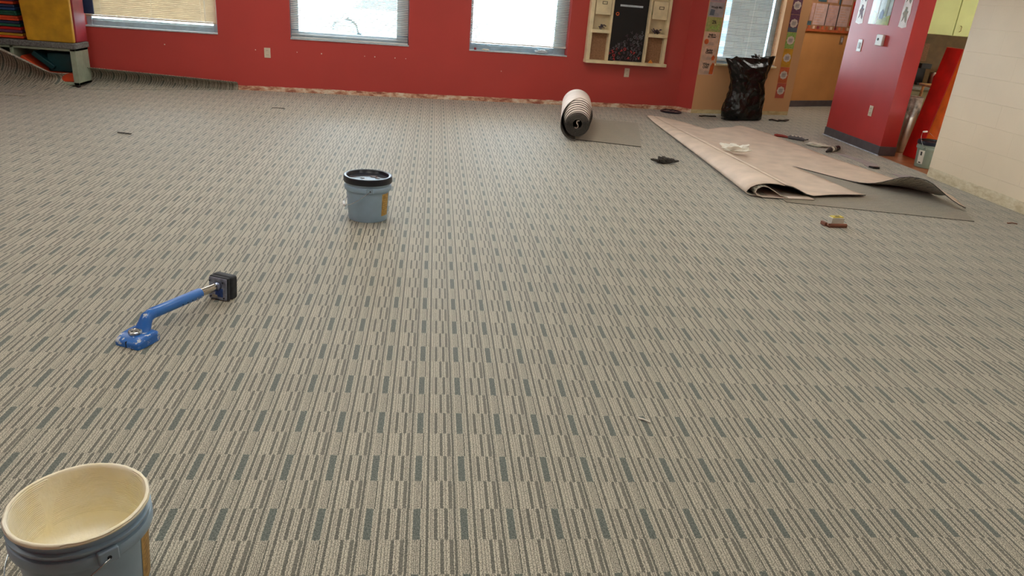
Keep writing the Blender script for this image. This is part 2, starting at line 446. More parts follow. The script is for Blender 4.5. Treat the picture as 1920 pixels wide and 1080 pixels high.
pl = obj('wall_pillar', MB().box((0, 0, 0), (1.275, .195, ZC)), 'red_clean', loc=(5.15, 9.26, 0), rz=R(-90)); struct(pl)
bp = MB().box((-.008, -.008, 0), (1.283, 0, .105)).box((1.275, -.008, 0), (1.283, .203, .105)).box((-.008, 0, 0), (0, .203, .105))
struct(obj('baseboard_pillar', bp, 'cove', loc=(5.15, 9.26, 0), rz=R(-90), bevel=.003))
struct(obj('trim_1', MB().box((-.03, -.022, 0), (1.30, -.008, .007)), 'pale_line', loc=(5.15, 9.26, 0), rz=R(-90)))  # thin blue-white line along the foot of the pillar
struct(obj('wall_kitchen_back', MB().box((5.345, 9.35, 0), (9.4, 9.5, ZC)), 'shaded_tan_wall'))
struct(obj('wall_kitchen_side', MB().box((7.9, 6.0, 0), (8.1, 9.35, ZC)), 'cream_plain'))
struct(obj('wall_kitchen_near', MB().box((5.28, 6.0, 0), (7.9, 6.2, ZC)), 'cream_plain'))
struct(obj('wall_corridor_end', MB().box((9.2, 9.5, 0), (9.4, 14.4, ZC)), 'tan_far'))

# filled nail holes on the red wall
for s_, z_ in [(-2.20, .50), (-1.70, .50), (-1.40, .50), (-.86, .50), (-.73, .50), (-.47, .50), (-.33, .50), (-3.25, .50), (.96, .41)]:
    obj('filler_spot', MB().disc((s_, -.0005, z_), random.uniform(.005, .009), 9, 'y', .001), 'paper', wb)

# windows
def window(n, hole, parent_loc, rz, closed=False, stack=False, side=None, blindmat='blind_w', gap=.0, fl=.06, fr=.06, tilt=20):
    a, b, z0, z1 = hole
    w = bpy.data.objects.new('window_%d' % n, None); COL.objects.link(w); w.location = parent_loc; w.rotation_euler = (0, 0, rz); w['kind'] = 'structure'
    fw = .055; y0, y1 = .115, .165
    m = MB()
    m.box((a, y0, z0+.012), (a+fl, y1, z1)).box((b-fr, y0, z0+.012), (b, y1, z1)).box((a+fl, y0, z1-fw), (b-fr, y1, z1)).box((a+fl, y0, z0+.012), (b-fr, y1, z0+.012+fw*1.1))
    m.box((a+fl, y0+.012, z0+.07), (b-fr, y1-.012, z0+.09))
    obj('window_frame', m, 'alu', w, bevel=.004)
    obj('glass', MB().box((a+fl, .138, z0+.07), (b-fr, .142, z1-fw)), 'glass', w)
    obj('window_sill', MB().box((a, -.012, z0-.002), (b, y0+.01, z0+.012)), 'sill', w, bevel=.003)
    # blind
    bx0, bx1 = a+.012, b-.012
    yb = .05
    obj('headrail', MB().box((bx0, yb-.02, z1-.035), (bx1, yb+.02, z1-.001)), blindmat, w, bevel=.003)
    m = MB(); bot = z0+.014+gap
    zz = bot + .03
    if stack:
        k = 0
        while k < 9:
            m.box((bx0+random.uniform(0, .004), yb-.0125, zz+k*.0075), (bx1-random.uniform(0, .004), yb+.0125, zz+k*.0075+.0016), rot=Matrix.Rotation(R(random.uniform(-8, 8)), 3, 'X')); k += 1
        zz += 9*.0075+.02
    ang = R(57) if closed else R(tilt)
    while zz < z1-.04:
        # gently bowed slat in three strips
        rot = Matrix.Rotation(ang, 3, 'X'); p0 = (0, yb, zz)
        m.box((bx0, yb-.0125, zz-.0004), (bx1, yb+.0125, zz+.0004), rot=rot, piv=p0); zz += .0213
    obj('slats', m, blindmat, w)
    obj('bottom_rail', MB().box((bx0, yb-.013, bot), (bx1, yb+.013, bot+.018)), blindmat, w, bevel=.003)
    m = MB()
    for fx in (.12, .5, .88):
        xx = bx0+(bx1-bx0)*fx
        m.tube([(xx, yb-.0135, bot+.01), (xx, yb-.0135, z1-.03)], .0009, 5)
    if closed: 
        m.tube([(bx1-.13, yb-.02, z0+.10), (bx1-.13, yb-.02, z1-.03)], .0018, 5)
        m.tube([(bx1-.12, yb-.02, z0+.14), (bx1-.12, yb-.02, z1-.03)], .0018, 5)
    obj('cords', m, 'blind_w', w)
    return w
w1 = window(1, HOLES[0], W0, AL, closed=True, blindmat='blind', gap=.10)
w2 = window(2, HOLES[1], W0, AL, stack=True, fl=.10, fr=.15)
w3 = window(3, HOLES[2], W0, AL, gap=.085, fl=.05, fr=.17)
w4 = window(4, TH[0], C2, TB, gap=.02, fl=.05, fr=.10, tilt=4)
obj('sill_board', MB().box((.26, -.035, .675), (1.325, 0, .70)), 'cream', w4, bevel=.004)

# outside
struct(obj('ground_outside', MB().box((-40, 10.9, -.35), (40, 60, -.25)), 'concrete'))
sw = obj('stone_wall_outside', MB().box((0, 0, -.25), (9, .3, 3.6)), 'stone', loc=(5.62, 14.55, 0), rz=R(10)); tag(sw, 'pale split stone wall seen outside through the bay window', 'wall')
# parked car, washed out by the daylight
car = thing('car', 'pale car parked outside beyond the window over the closed bucket', 'car', (-.95, 21.5, -.25), 0)
body = [(-2.2, .35), (-2.15, .75), (-1.4, .88), (-.8, 1.4), (.7, 1.42), (1.35, .95), (2.1, .8), (2.2, .35), (1.75, .3), (1.7, .55), (1.4, .72), (1.1, .55), (1.05, .3), (-1.05, .3), (-1.1, .55), (-1.4, .72), (-1.7, .55), (-1.75, .3)]
obj('car_body', MB().card(body, -.85, .85), mat('pale_car_paint', (176, 190, 196), .3), car, bevel=.06)
obj('side_glass', MB().card([(-1.2, .92), (-.72, 1.34), (.62, 1.34), (1.1, .95)], -.865, -.85), mat('tinted_side_glass', (90, 104, 108), .15), car)
for x_ in (-1.4, 1.4):
    for y_ in (-.78, .78):
        t_ = MB(); t_.tube([(x_, y_-.09, .31), (x_, y_+.09, .31)], .31, 24)
        wl_ = obj('wheel', t_, 'washed_out_tyre', car)
        obj('hub_cap', MB().tube([(x_, y_-.1, .31), (x_, y_+.1, .31)], .17, 20), 'steel', wl_)

# items on third window sill
def sit(name, mb, m, label, cat, loc, rz=0, **k):
    o = obj(name, mb, m, loc=loc, rz=rz, **k); tag(o, label, cat, k.get('group')); return o
def crumple(sx, sy, sz, seed, n=10, amp=.5):
    m = MB()
    def fn(u, v):
        th = v*2*pi; ph = u*pi
        p = Vector((sin(ph)*cos(th), sin(ph)*sin(th), cos(ph)))
        k = 1+amp*.7*noise.noise(p*1.6+Vector((seed, 0, 0)))+amp*.35*noise.noise(p*4+Vector((0, seed, 0)))
        return Vector((p.x*sx*k, p.y*sy*k, max(0, sz*(p.z*.5+.5)*k)))
    m.grid(fn, n, n*2)
    bmesh.ops.remove_doubles(m.b, verts=m.b.verts, dist=1e-4)
    return m
sit('crumpled_tissue', crumple(.10, .035, .05, 3), 'sill', 'crumpled bluish white tissue on the right half of the third window sill', 'tissue', wp(1.50, .03, .665), AL, smooth=180)
sit('paper_scrap', crumple(.05, .02, .02, 5), 'paper', 'small white paper scrap on the left of the third window sill', 'paper', wp(.73, .02, .665), AL)
sit('red_bead', MB().lathe([(0, 0), (.016, 0), (.018, .015), (.012, .028), (0, .03)], 14), 'maroon_vinyl', 'tiny dark red bead in the left corner of the third window sill', 'bead', wp(.59, .03, .665), AL, smooth=60)

# wall plates
def plate(name, label, cat, loc, rz, w=.075, h=.12, m='almond', style='outlet', group=None):
    t = thing(name, label, cat, loc, rz, group)
    obj('cover_plate', MB().box((-w/2, -.007, -h/2), (w/2, 0, h/2)), m, t, bevel=.003)
    if style == 'outlet':
        for dz in (-.026, .026):
            r = obj('receptacle', MB().disc((0, -.007, dz), .017, 18, 'y', .003), m, t)
            obj('slots', MB().box((-.009, -.0112, dz-.002), (-.006, -.0095, dz+.008)).box((.006, -.0112, dz-.002), (.009, -.0095, dz+.008)), 'hole', r)
    elif style == 'switch':
        obj('rocker', MB().box((-.022, -.013, -.036), (.022, -.006, .036)), 'poster_blue', t, bevel=.003)
    return t
plate('wall_outlet', 'almond wall outlet low on the red wall left of the second window', 'outlet', wp(-2.06, 0, .472), AL)
plate('wall_outlet', 'almond wall outlet low on the red wall under the magnet board', 'outlet', wp(2.77, 0, .488), AL)
PX = lambda s, z: (5.15, 9.26-s, z)
plate('wall_outlet', 'almond wall outlet low on the red pillar', 'outlet', PX(.91, .45), R(-90))
plate('light_switch', 'pale blue and white wall switch on the red pillar', 'switch', PX(.325, 1.145), R(-90), .095, .14, 'white', 'switch')
th = thing('thermostat', 'white thermostat box with a dark button on the red pillar', 'thermostat', PX(.757, 1.235), R(-90))
obj('housing', MB().box((-.068, -.035, -.062), (.068, 0, .062)), 'white', th, bevel=.01)
obj('button', MB().disc((-.018, -.035, .008), .015, 16, 'y', .004), 'ink', th)
fo = Vector((5.907, 11.928, 0)); fa = math.atan2(.479, 1.009)
def fp(s, z, y=0): return (fo.x+cos(fa)*s-sin(fa)*y, fo.y+sin(fa)*s+cos(fa)*y, z)
plate('wall_plate', 'brown wall plate on the far tan wall below the bulletin board', 'outlet', fp(.95, 1.09), fa, .09, .14, 'cork', 'switch')

# ------------------------------------------------------------------ posters
def poster(name, label, cat, loc, rz, w, h, m, group=None, pts=None):
    t = thing(name, label, cat, loc, rz, group)
    if pts: obj('sheet', MB().card(pts, -.002, 0), m, t)
    else: obj('sheet', MB().box((-w/2, -.002, 0), (w/2, 0, h)), m, t)
    return t
bay = lambda s, z: (C2.x+cos(TB)*s, C2.y+sin(TB)*s, z)
specs = [
 ('poster_cream', 'Wipe\nOut!', 'bottom poster of the column left of the bay window, reading Wipe Out', 'figure_orange', .05, 'ink'),
 ('poster_cream', 'Spring\nCuddly', 'cream poster with two dark words just above the bottom one, left of the bay window', 'figure_orange', .042, 'ink'),
 ('poster_cream', 'Snails in\nthe Road', 'cream poster with an orange disc, third from the bottom left of the bay window', 'figure_orange', .036, 'ink'),
 ('poster_green', '2%', 'green and yellow poster, fourth from the bottom left of the bay window', 'green_paper', .06, 'ink'),
 ('poster_blue', 'Wooly Mix', 'grey blue poster, fifth from the bottom left of the bay window', 'slate_paper', .04, 'ink'),
 ('poster_mauve', 'Read', 'mauve poster, highest of the column left of the bay window', 'pink', .045, 'ink'),
]
for i, (m, tx, lb, fig, sz, ik) in enumerate(specs):
    z0 = .54+i*.193
    p = poster('poster', lb, 'poster', bay(.137, z0), TB, .25, .19, m, 'column of posters left of the bay window')
    text(tx, sz, (-.02 if i in (0,) else 0, -.003, .125 if i != 2 else .14), ik, p, bold=.0012)
    fm = MB()
    if i == 0: fm.card([(.05, .01), (.115, .01), (.12, .15), (.09, .17), (.06, .12)], -.0035, -.002)
    elif i == 1: fm.card([(.06, .005), (.1, .01), (.11, .05), (.08, .08), (.05, .045)], -.0035, -.002)
    elif i == 2: fm.disc((-.075, -.002, .06), .036, 18, 'y', .0015)
    elif i == 3: fm.card([(-.09, .03), (-.02, .09), (.03, .05), (.1, .13), (.08, .03)], -.0035, -.002)
    elif i == 4: fm.card([(-.1, .02), (-.03, .02), (-.02, .09), (-.09, .1)], -.0035, -.002)
    else: fm.disc((0, -.002, .06), .04, 18, 'y', .0015)
    obj('picture', fm, fig, p)
    lm = MB()
    for k in range(3): lm.box((-.03, -.003, .02+k*.013), (.045, -.002, .023+k*.013))
    obj('small_print', lm, 'slate_paper', p)
# speech bubble strip
bub = [(.25, .22, 'coral2_paper', 'lowest coral'), (.47, .23, 'coral_paper', 'orange coral'), (.70, .26, 'yellow_paper', 'yellow'), (.96, .23, 'green_paper', 'green dotted'), (1.19, .24, 'purple_paper', 'dark purple'), (1.43, .24, 'purple_paper', 'highest purple')]
for i, (z0, h, m, nm) in enumerate(bub):
    p = poster('bubble_card', nm + ' card with a white speech bubble in the strip right of the bay window', 'card', bay(1.515-.004*i, z0), TB, .165, h-.004, m, 'strip of bubble cards right of the bay window')
    c = [(.066*cos(a)*(1+.06*cos(8*a)), h*.5+.058*sin(a)*(1+.06*cos(8*a))) for a in [2*pi*k/40 for k in range(40)]]
    bb_ = obj('speech_bubble', MB().card(c, -.004, -.002), 'cut_white', p)
    lm = MB()
    for k in range(3): lm.box((-.035, -.005, h*.5-.022+k*.018), (.035, -.004, h*.5-.016+k*.018))
    obj('writing', lm, 'slate_paper', bb_)
    if nm == 'dark purple': obj('slate_band', MB().box((-.0825, -.0032, 0), (.0825, -.002, .06)), 'slate_paper', p)
# pillar posters
def zig(w, h, seed):
    random.seed(seed); L_, R_ = [], []
    n = 9
    for k in range(n+1):
        z = h*k/n; L_.append((-w/2+random.uniform(-.012, .012), z)); R_.append((w/2+random.uniform(-.012, .012), z))
    return [L_[0], (0, -.015), *R_, *L_[:0:-1]]
for s_, lb, pm in [(.185, 'white cutout strip of printed figures, left of the landscape poster on the pillar', 'print_dark'), (1.09, 'white cutout strip of printed figures, right of the landscape poster on the pillar', 'print_grey')]:
    p = poster('cutout_strip', lb, 'wall decoration', PX(s_, 1.40), R(-90), 0, 0, 'cut_white', 'cutout strips on the pillar', zig(.15, .62, int(s_*100)))
    m = MB()
    for k in range(3):
        z = .05+k*.2
        m.card([(-.045, z), (-.02, z+.02), (-.005, z+.06), (.015, z+.01), (.04, z-.01), (.05, z+.02), (.03, z+.08), (.045, z+.11), (.015, z+.12), (.015, z+.155), (-.02, z+.16), (-.025, z+.12), (-.05, z+.09), (-.03, z+.06)], -.004, -.002)
    obj('figures', m, pm, p)
random.seed(7)
p = poster('landscape_poster', 'green and pale blue glossy poster in the middle of the red pillar', 'poster', PX(.60, 1.40), R(-90), .42, .62, mat('pale_blue_poster', (178, 196, 190), .15))
obj('hill', MB().card([(-.21, 0), (.21, 0), (.21, .11), (.12, .09), (0, .05), (-.08, .12), (-.15, .15), (-.21, .10)], -.0035, -.002), mat('meadow_print', (128, 148, 66), .15, c2=(176, 178, 76), vscale=20), p)
obj('tree', MB().card([(.08, .1), (.13, .09), (.14, .3), (.2, .4), (.21, .62), (.04, .62), (.03, .45), (.08, .3)], -.0045, -.0035), mat('trunk_print', (120, 104, 70), .15, c2=(120, 140, 80), vscale=25), p)
obj('figure', MB().card([(-.01, .07), (.06, .06), (.07, .13), (.03, .17), (.0, .13)], -.0055, -.0045), 'blue_vinyl', p)
obj('fold_highlight', MB().card([(-.07, .005), (-.045, .0), (-.03, .62), (-.055, .62)], -.0045, -.0035), 'white', p)
text('Our class\nreads and\nshares', .036, (-.12, -.004, .42), 'slate_paper', p)

# far bulletin board
bb = thing('bulletin_board', 'bulletin board of pink papers with an orange border on the far tan wall', 'bulletin board', fp(.62, 1.20), fa)
obj('backing_board', MB().box((-.68, -.02, 0), (1.2, -.001, 1.0)), 'board_tan', bb)
obj('border_strip', MB().box((-.68, -.026, 0), (1.2, -.02, .035)), 'border', bb)
for k in range(14):
    x_ = -.62+k*.11
    obj('border_shape', MB().box((x_, -.027, .04), (x_+.055, -.021, .085)), ['border', 'poster_cream', 'maroon_vinyl', 'coral_paper'][k % 4], bb)
for (x0, x1, z0, z1, mm) in [(-.53, -.24, .10, .42, 'pink'), (-.22, .05, .10, .41, 'pink2'), (.08, .35, .10, .41, 'pink'), (-.62, -.55, .16, .42, 'pink2'), (-.5, -.3, .45, .8, 'teal_paper'), (-.27, -.02, .45, .8, 'pink2'), (.02, .07, .43, .8, 'teal_paper'), (.1, .36, .44, .8, 'pink'), (-.66, -.56, .09, .15, 'teal_paper'), (.40, .7, .12, .5, 'bright_red_vinyl')]:
    sh_ = obj('paper_sheet', MB().box((x0, -.024, z0), (x1, -.02, z1)), mm, bb)
    lm = MB()
    if mm.startswith('pink') and x1-x0 > .1:
        z = z1-.05
        while z > z0+.03:
            lm.box((x0+.03, -.0255, z), (x0+.03+(x1-x0-.06)*random.uniform(.6, 1), -.024, z+.006)); z -= .04
        obj('writing', lm, 'skin_print', sh_)
obj('divider', MB().box((.055, -.028, .05), (.07, -.02, .8)).box((-.235, -.028, .1), (-.225, -.02, .43)), 'ink', bb)

# ------------------------------------------------------------------ magnet board unit
mbx = thing('magnet_board', 'cream wooden wall unit with a black magnetic board and side cubbies', 'wall organizer', wp(2.11, 0, .60), AL)
Wd, Hd, D_ = 1.16, 1.5, .09
m = MB()
m.box((0, -D_, .04), (.055, 0, Hd)); m.box((Wd-.045, -D_, .04), (Wd, 0, Hd)); m.box((0, -D_, Hd), (Wd, 0, Hd+.05))
m.box((.29, -D_, .04), (.325, 0, Hd)); m.box((.845, -D_, .04), (.875, 0, Hd))
obj('frame', m, 'cream', mbx, bevel=.003)
obj('ledge', MB().box((-.005, -.13, 0), (Wd+.03, 0, .042)), 'cream', mbx, bevel=.004)
obj('magnetic_panel', MB().box((.325, -.03, .04), (.845, -.01, Hd)), 'board', mbx)
obj('panel_header', MB().box((.43, -.035, .75), (.76, -.03, .775)), 'sill', mbx)
for x0, x1, zt in ((.055, .29, .395), (.875, Wd-.045, .385)):
    obj('cork_panel', MB().box((x0, -.03, .04), (x1, -.015, zt)), 'cork', mbx)
    obj('shelf', MB().box((x0-.02, -.12, zt), (x1+.012, 0, zt+.045)), 'cream', mbx, bevel=.003)
    obj('upper_back', MB().box((x0, -.03, zt+.045), (x1, -.015, Hd)), 'cream_in', mbx)
    zb = zt+.045+.19
    dr = obj('drawer', MB().box((x0+.012, -.10, zb), (x1-.008, -.03, zb+.23)), 'cream', mbx, bevel=.004)
    cx = (x0+x1)/2+.01
    obj('card_holder', MB().box((cx-.035, -.106, zb+.13), (cx+.035, -.10, zb+.137)).box((cx-.035, -.106, zb+.16), (cx+.035, -.10, zb+.167)).box((cx-.035, -.106, zb+.13), (cx-.028, -.10, zb+.167)).box((cx+.028, -.106, zb+.13), (cx+.035, -.10, zb+.167)), 'bronze', dr)
# magnetic letters
letters = 'ABCDEFGHJKLMNOPRSTUVXYZ23567'
def letter(ch, x, z, m, label, group, size=.05, rot=0, y=-.031):
    o = text(ch, size, wp(2.11+x, y, .60+z), m, None, 'magnetic_letter', .003, bold=.002)
    o.rotation_euler = (R(90), 0, AL)
    o.rotation_euler = (Matrix.Rotation(AL, 3, 'Z') @ Matrix.Rotation(R(90), 3, 'X') @ Matrix.Rotation(rot, 3, 'Z')).to_euler()
    tag(o, label, 'magnet', group)
    return o
letter('O', .405, .65, 'figure_orange', 'lone orange letter O magnet high on the black board', None, .06)
rnd = random.Random(11)
pts = []
tries = 0
while len(pts) < 58 and tries < 4000:
    tries += 1
    x = rnd.uniform(.355, .82); z = rnd.uniform(.06, .40)
    top = .20+.24*(x-.35)/.47
    if z > top: continue
    if all((x-a)**2+(z-b)**2 > .038**2 for a, b in pts): pts.append((x, z))
pts += [(.80, .43), (.72, .40), (.65, .42), (.58, .38), (.78, .37)]
for i, (x, z) in enumerate(pts):
    red = rnd.random() < .3 and .06 < z < .30
    mm = 'let_red' if red else ('let_grey' if rnd.random() < .65 else 'let_purple')
    lb = {'let_red': 'red letter magnet in the pile low on the black board', 'let_grey': 'grey letter magnet in the pile low on the black board', 'let_purple': 'dull purple letter magnet in the pile low on the black board'}[mm]
    letter(rnd.choice(letters), x, z, mm, lb, {'let_red': 'red letter magnets', 'let_grey': 'grey letter magnets', 'let_purple': 'dull purple letter magnets'}[mm], .05, rnd.uniform(-.7, .7))
# heaps of letters on the cubby shelves
for (x0, z0, n, side) in ((.19, .44, 8, 'left'), (.985, .43, 13, 'right')):
    for k in range(n):
        o = text(rnd.choice(letters), .052, wp(2.11+x0+rnd.gauss(0, .035), -.085+rnd.uniform(-.02, .02), .60+z0+.012+rnd.uniform(0, .05)*(1-abs(k-n/2)/n)), rnd.choice(['let_purple', 'black', 'let_purple', 'let_grey']), None, 'magnetic_letter', .004, bold=.002)
        o.rotation_euler = (rnd.uniform(.1, 1.3), rnd.uniform(-.5, .5), rnd.uniform(-2, 2))
        tag(o, 'dark letter magnet in the heap on the %s cubby shelf' % side, 'magnet', 'letter magnets on the %s cubby shelf' % side)
sit('paper_cone', MB().card([(-.035, 0), (.035, 0), (.02, .022), (0, .045), (-.02, .02)], -.01, .01), 'orange', 'small orange paper piece on the ledge of the magnet board', 'paper', wp(3.07, -.08, .642), AL)
sit('green_toy', crumple(.07, .018, .07, 8), 'green', 'green toy on the high right shelf of the magnet board', 'toy', wp(3.04, -.065, 1.26), AL, smooth=180)
sit('orange_toy', crumple(.03, .015, .05, 9), 'orange', 'orange toy on the high right shelf of the magnet board', 'toy', wp(3.165, -.07, 1.26), AL, smooth=180)
sit('board_eraser', MB().box((-.04, -.02, 0), (.04, .02, .018)), 'black', 'small black eraser on the ledge below the black board', 'eraser', wp(2.47, -.07, .642), AL, bevel=.004)

# ------------------------------------------------------------------ pails
def pail(name, label, cat, loc, pailm, lid=True, ear=-80, bail_beta=-35, lab=(-40, -12), labm='label', grip=True, label_print=False, fill=False):
    t = thing(name, label, cat, loc)
    H = .275
    prof = [(0, .006), (.112, .006), (.116, 0), (.1225, .002), (.1245, .01), (.1365, .196), (.1475, .198), (.1495, .203), (.1495, .222), (.147, .226), (.1405, .228), (.1405, .238), (.148, .2395), (.149, .246), (.1405, .249), (.1415, .262), (.1475, .264), (.1485, .270), (.1465, .275), (.1425, .275), (.1405, .27), (.134, .2), (.1285, .10), (.12, .010), (0, .010)]
    if fill: inner = [(.1395, .268), (.131, .10), (.126, .06), (.118, .045), (.05, .04), (0, .042)]
    else: inner = [(.1395, .27), (.122, .012), (0, .01)]
    obj('pail_body', MB().lathe(prof, 96), pailm, t, smooth=35)
    if fill:
        m = MB()
        m.lathe([(.1492, .2685), (.1487, .2745), (.1465, .2775), (.143, .2785), (.1395, .276), (.1375, .268), (.136, .25), (.131, .2), (.1275, .14), (.122, .118), (.108, .104), (.06, .098), (0, .10)], 96)
        for v in m.b.verts:
            r_ = math.hypot(v.co.x, v.co.y)
            if r_ > .01:
                a_ = math.atan2(v.co.y, v.co.x)
                k = .0012*noise.noise((cos(a_)*7, sin(a_)*7, v.co.z*20)) + .0008*noise.noise((cos(a_)*25, sin(a_)*25, v.co.z*60))
                v.co.x *= 1+k/r_; v.co.y *= 1+k/r_; v.co.z += .6*k
        obj('adhesive', m, 'adhesive', t, smooth=180)
    # ears
    a = R(ear)
    for sgn in (0, pi):
        m = MB(); aa = a+sgn
        m.box((.14, -.022, .196), (.1535, .022, .232), rot=None)
        e = obj('bail_ear', m, pailm, t, bevel=.004); e.rotation_euler = (0, 0, aa)
        obj('pivot_hole', MB().tube([(.150, 0, .213), (.1545, 0, .213)], .005, 12), 'hole', e)
    # bail
    E1 = Vector((cos(a), sin(a), 0)); Pd = Vector((cos(a-pi/2), sin(a-pi/2), 0))
    b_ = R(bail_beta); DR = Pd*cos(b_)+Vector((0, 0, 1))*sin(b_)
    pts = []
    for k in range(33):
        w = pi*k/32
        pts.append(Vector((0, 0, .213))+E1*.157*cos(w)+DR*.192*(sin(w)**.8))
    bl = obj('bail_handle', MB().tube(pts, .0018, 8), 'wire', t, smooth=180)
    if grip:
        mid = pts[16]; dd = (pts[17]-pts[15]).normalized()
        obj('handle_grip', MB().tube([mid-dd*.038, mid-dd*.036, mid+dd*.036, mid+dd*.038], [.007, .0095, .0095, .007], 14), 'grip', bl, smooth=40)
    if lid:
        ld = obj('lid', MB().lathe([(0, .264), (.09, .263), (.125, .265), (.130, .275), (.133, .283), (.141, .2865), (.149, .2855), (.1535, .281), (.1545, .272), (.1545, .25), (.1525, .246), (.1500, .247)], 96), 'lid', t, smooth=35)
        ms = MB()
        for q in range(5):
            aa = rnd.uniform(0, 6.3); rr = rnd.uniform(.02, .08); cx, cy = rr*cos(aa), rr*sin(aa); s0 = rnd.uniform(.012, .03)
            ms.prism([(cx+s0*(1+.5*noise.noise((cos(w)*2, sin(w)*2, q)))*cos(w), cy+s0*.6*(1+.5*noise.noise((cos(w)*2, sin(w)*2, q+3)))*sin(w)) for w in [2*pi*j/18 for j in range(18)]], .2645, .2665)
        obj('lid_reflection', ms, mat('reflection_brown', (112, 92, 84), .4), ld)  # brown patches painted for the ceiling reflections on the lid
    if lab:
        a0, a1 = R(lab[0]), R(lab[1]); z0, z1 = .04, .185
        rr = lambda z: .1245+(z-.01)*(.1365-.1245)/.186+.0009
        m = MB(); m.grid(lambda u, v: Vector((rr(z0+(z1-z0)*v)*cos(a0+(a1-a0)*u), rr(z0+(z1-z0)*v)*sin(a0+(a1-a0)*u), z0+(z1-z0)*v)), 10, 2)
        lo = obj('paper_label', m, labm, t, smooth=180)
        if label_print:
            for (u0, u1, v0, v1) in ((.35, .65, .62, .9), (.3, .7, .05, .14)):
                m = MB()
                m.grid(lambda u, v: Vector(((rr(z0+(z1-z0)*(v0+(v1-v0)*v))+.0006)*cos(a0+(a1-a0)*(u0+(u1-u0)*u)), (rr(z0+(z1-z0)*(v0+(v1-v0)*v))+.0006)*sin(a0+(a1-a0)*(u0+(u1-u0)*u)), z0+(z1-z0)*(v0+(v1-v0)*v))), 3, 2)
                obj('print', m, 'ink', lo)
        else:
            m = MB()
            for k in range(9):
                v0 = .08+k*.1
                m.grid(lambda u, v: Vector(((rr(z0+(z1-z0)*(v0+.02*v))+.0006)*cos(a0+(a1-a0)*(.12+.7*u)), (rr(z0+(z1-z0)*(v0+.02*v))+.0006)*sin(a0+(a1-a0)*(.12+.7*u)), z0+(z1-z0)*(v0+.02*v))), 6, 1)
            obj('print', m, mat('faint_brown_print', (170, 128, 62), .5), lo)
    return t
pail('bucket', 'open grey blue bucket lined with cream carpet adhesive, nearest on the carpet', 'bucket', (-.782, 1.462, 0), 'pail', lid=False, ear=-47, bail_beta=-30, lab=(-8, 27), fill=True)
pail('bucket', 'grey blue bucket with a black lid and yellow label in mid floor', 'bucket', (-.393, 4.655, 0), 'pail', ear=-80, bail_beta=-38, lab=(-44, -16))
pail('bucket', 'grey green bucket with a black lid behind the end of the cream block wall', 'bucket', (5.405, 7.46, 0), 'pail_green', ear=-152, bail_beta=52, lab=(-178, -148), labm='label_w', label_print=True)

# ------------------------------------------------------------------ knee kicker
KA = math.atan2(.915, .403)
kk = thing('knee_kicker', 'blue knee kicker carpet tool with a black padded end lying on the carpet', 'carpet tool', (-1.185, 2.75, 0), KA)
# local x along tool, local y left
m = MB()
w = .064
top = [(0, .012), (.012, .026), (.045, .036), (.10, .040), (.116, .036)]
out = []
def hrow(x, z, ww):
    return [(x, -ww, 0), (x, -ww*1.0, z*.75), (x, -ww*.86, z), (x, ww*.86, z), (x, ww, z*.75), (x, ww, 0)]
rows = [hrow(0, .022, .050), hrow(.006, .027, .060), hrow(.035, .040, w), hrow(.075, .044, w), hrow(.108, .044, w*.97), hrow(.122, .034, w*.86)]
vr = [[m.b.verts.new(p) for p in r_] for r_ in rows]
for a_, b_ in zip(vr, vr[1:]):
    for i in range(6): m.b.faces.new((a_[i], a_[(i+1) % 6], b_[(i+1) % 6], b_[i]))
m.b.faces.new(vr[0]); m.b.faces.new(vr[-1][::-1])
hd = obj('head', m, 'blue', kk, bevel=.003, smooth=35)
obj('tooth_slot', MB().box((-.001, -.002, .002), (.012, .002, .0275)), 'hole', hd)
obj('carpet_teeth', MB().box((.01, -.05, -.001), (.10, .05, .003)), 'steel', hd)
m = MB(); m.lathe([(0, 0), (.025, 0), (.0265, .002), (.0265, .010), (.024, .0125), (.015, .013), (.013, .011), (0, .011)], 40)
for v in m.b.verts:
    r_ = math.hypot(v.co.x, v.co.y); a_ = math.atan2(v.co.y, v.co.x)
    if r_ > .02: v.co.x *= 1+.03*cos(10*a_); v.co.y *= 1+.03*cos(10*a_)
dl = obj('depth_dial', m, 'dial', kk, smooth=35); dl.location = (.058, .004, .0415)
m = MB()
for k in range(6):
    a_ = k*pi/3; m.box((.017*cos(a_)-.0035, .017*sin(a_)-.0015, .0125), (.017*cos(a_)+.0035, .017*sin(a_)+.0015, .014))
obj('dial_marks', m, 'ink', dl)
# neck: broad casting rising and meeting the tube
m = MB()
secs = [((.082, .034), .040, .020), ((.098, .050), .034, .022), ((.110, .070), .028, .023), ((.122, .086), .025, .025), ((.145, .093), .0235, .0235), ((.17, .094), .0225, .0225)]
ring = []
for i, ((x_, z_), ry, rt_) in enumerate(secs):
    nx, nz = secs[min(i+1, len(secs)-1)][0]; px_, pz = secs[max(i-1, 0)][0]
    dd = Vector((nx-px_, 0, nz-pz)).normalized(); nn = Vector((-dd.z, 0, dd.x))
    ring.append([m.b.verts.new(Vector((x_, 0, z_))+Vector((0, 1, 0))*ry*cos(2*pi*k/20)+nn*rt_*sin(2*pi*k/20)) for k in range(20)])
for a_, b_ in zip(ring, ring[1:]):
    for i in range(20): m.b.faces.new((a_[i], a_[(i+1) % 20], b_[(i+1) % 20], b_[i]))
m.b.faces.new(ring[0]); m.b.faces.new(ring[-1][::-1])
obj('neck', m, 'blue', kk, smooth=50)
Ta, Tb, Tc = Vector((.15, 0, .093)), Vector((.435, 0, .078)), Vector((.548, 0, .070))
tb = obj('outer_tube', MB().tube([Ta, Ta+(Tb-Ta)*.02, Tb-(Tb-Ta)*.01, Tb], [.0225, .0235, .0235, .0225], 28), 'blue_clean', kk, smooth=40)
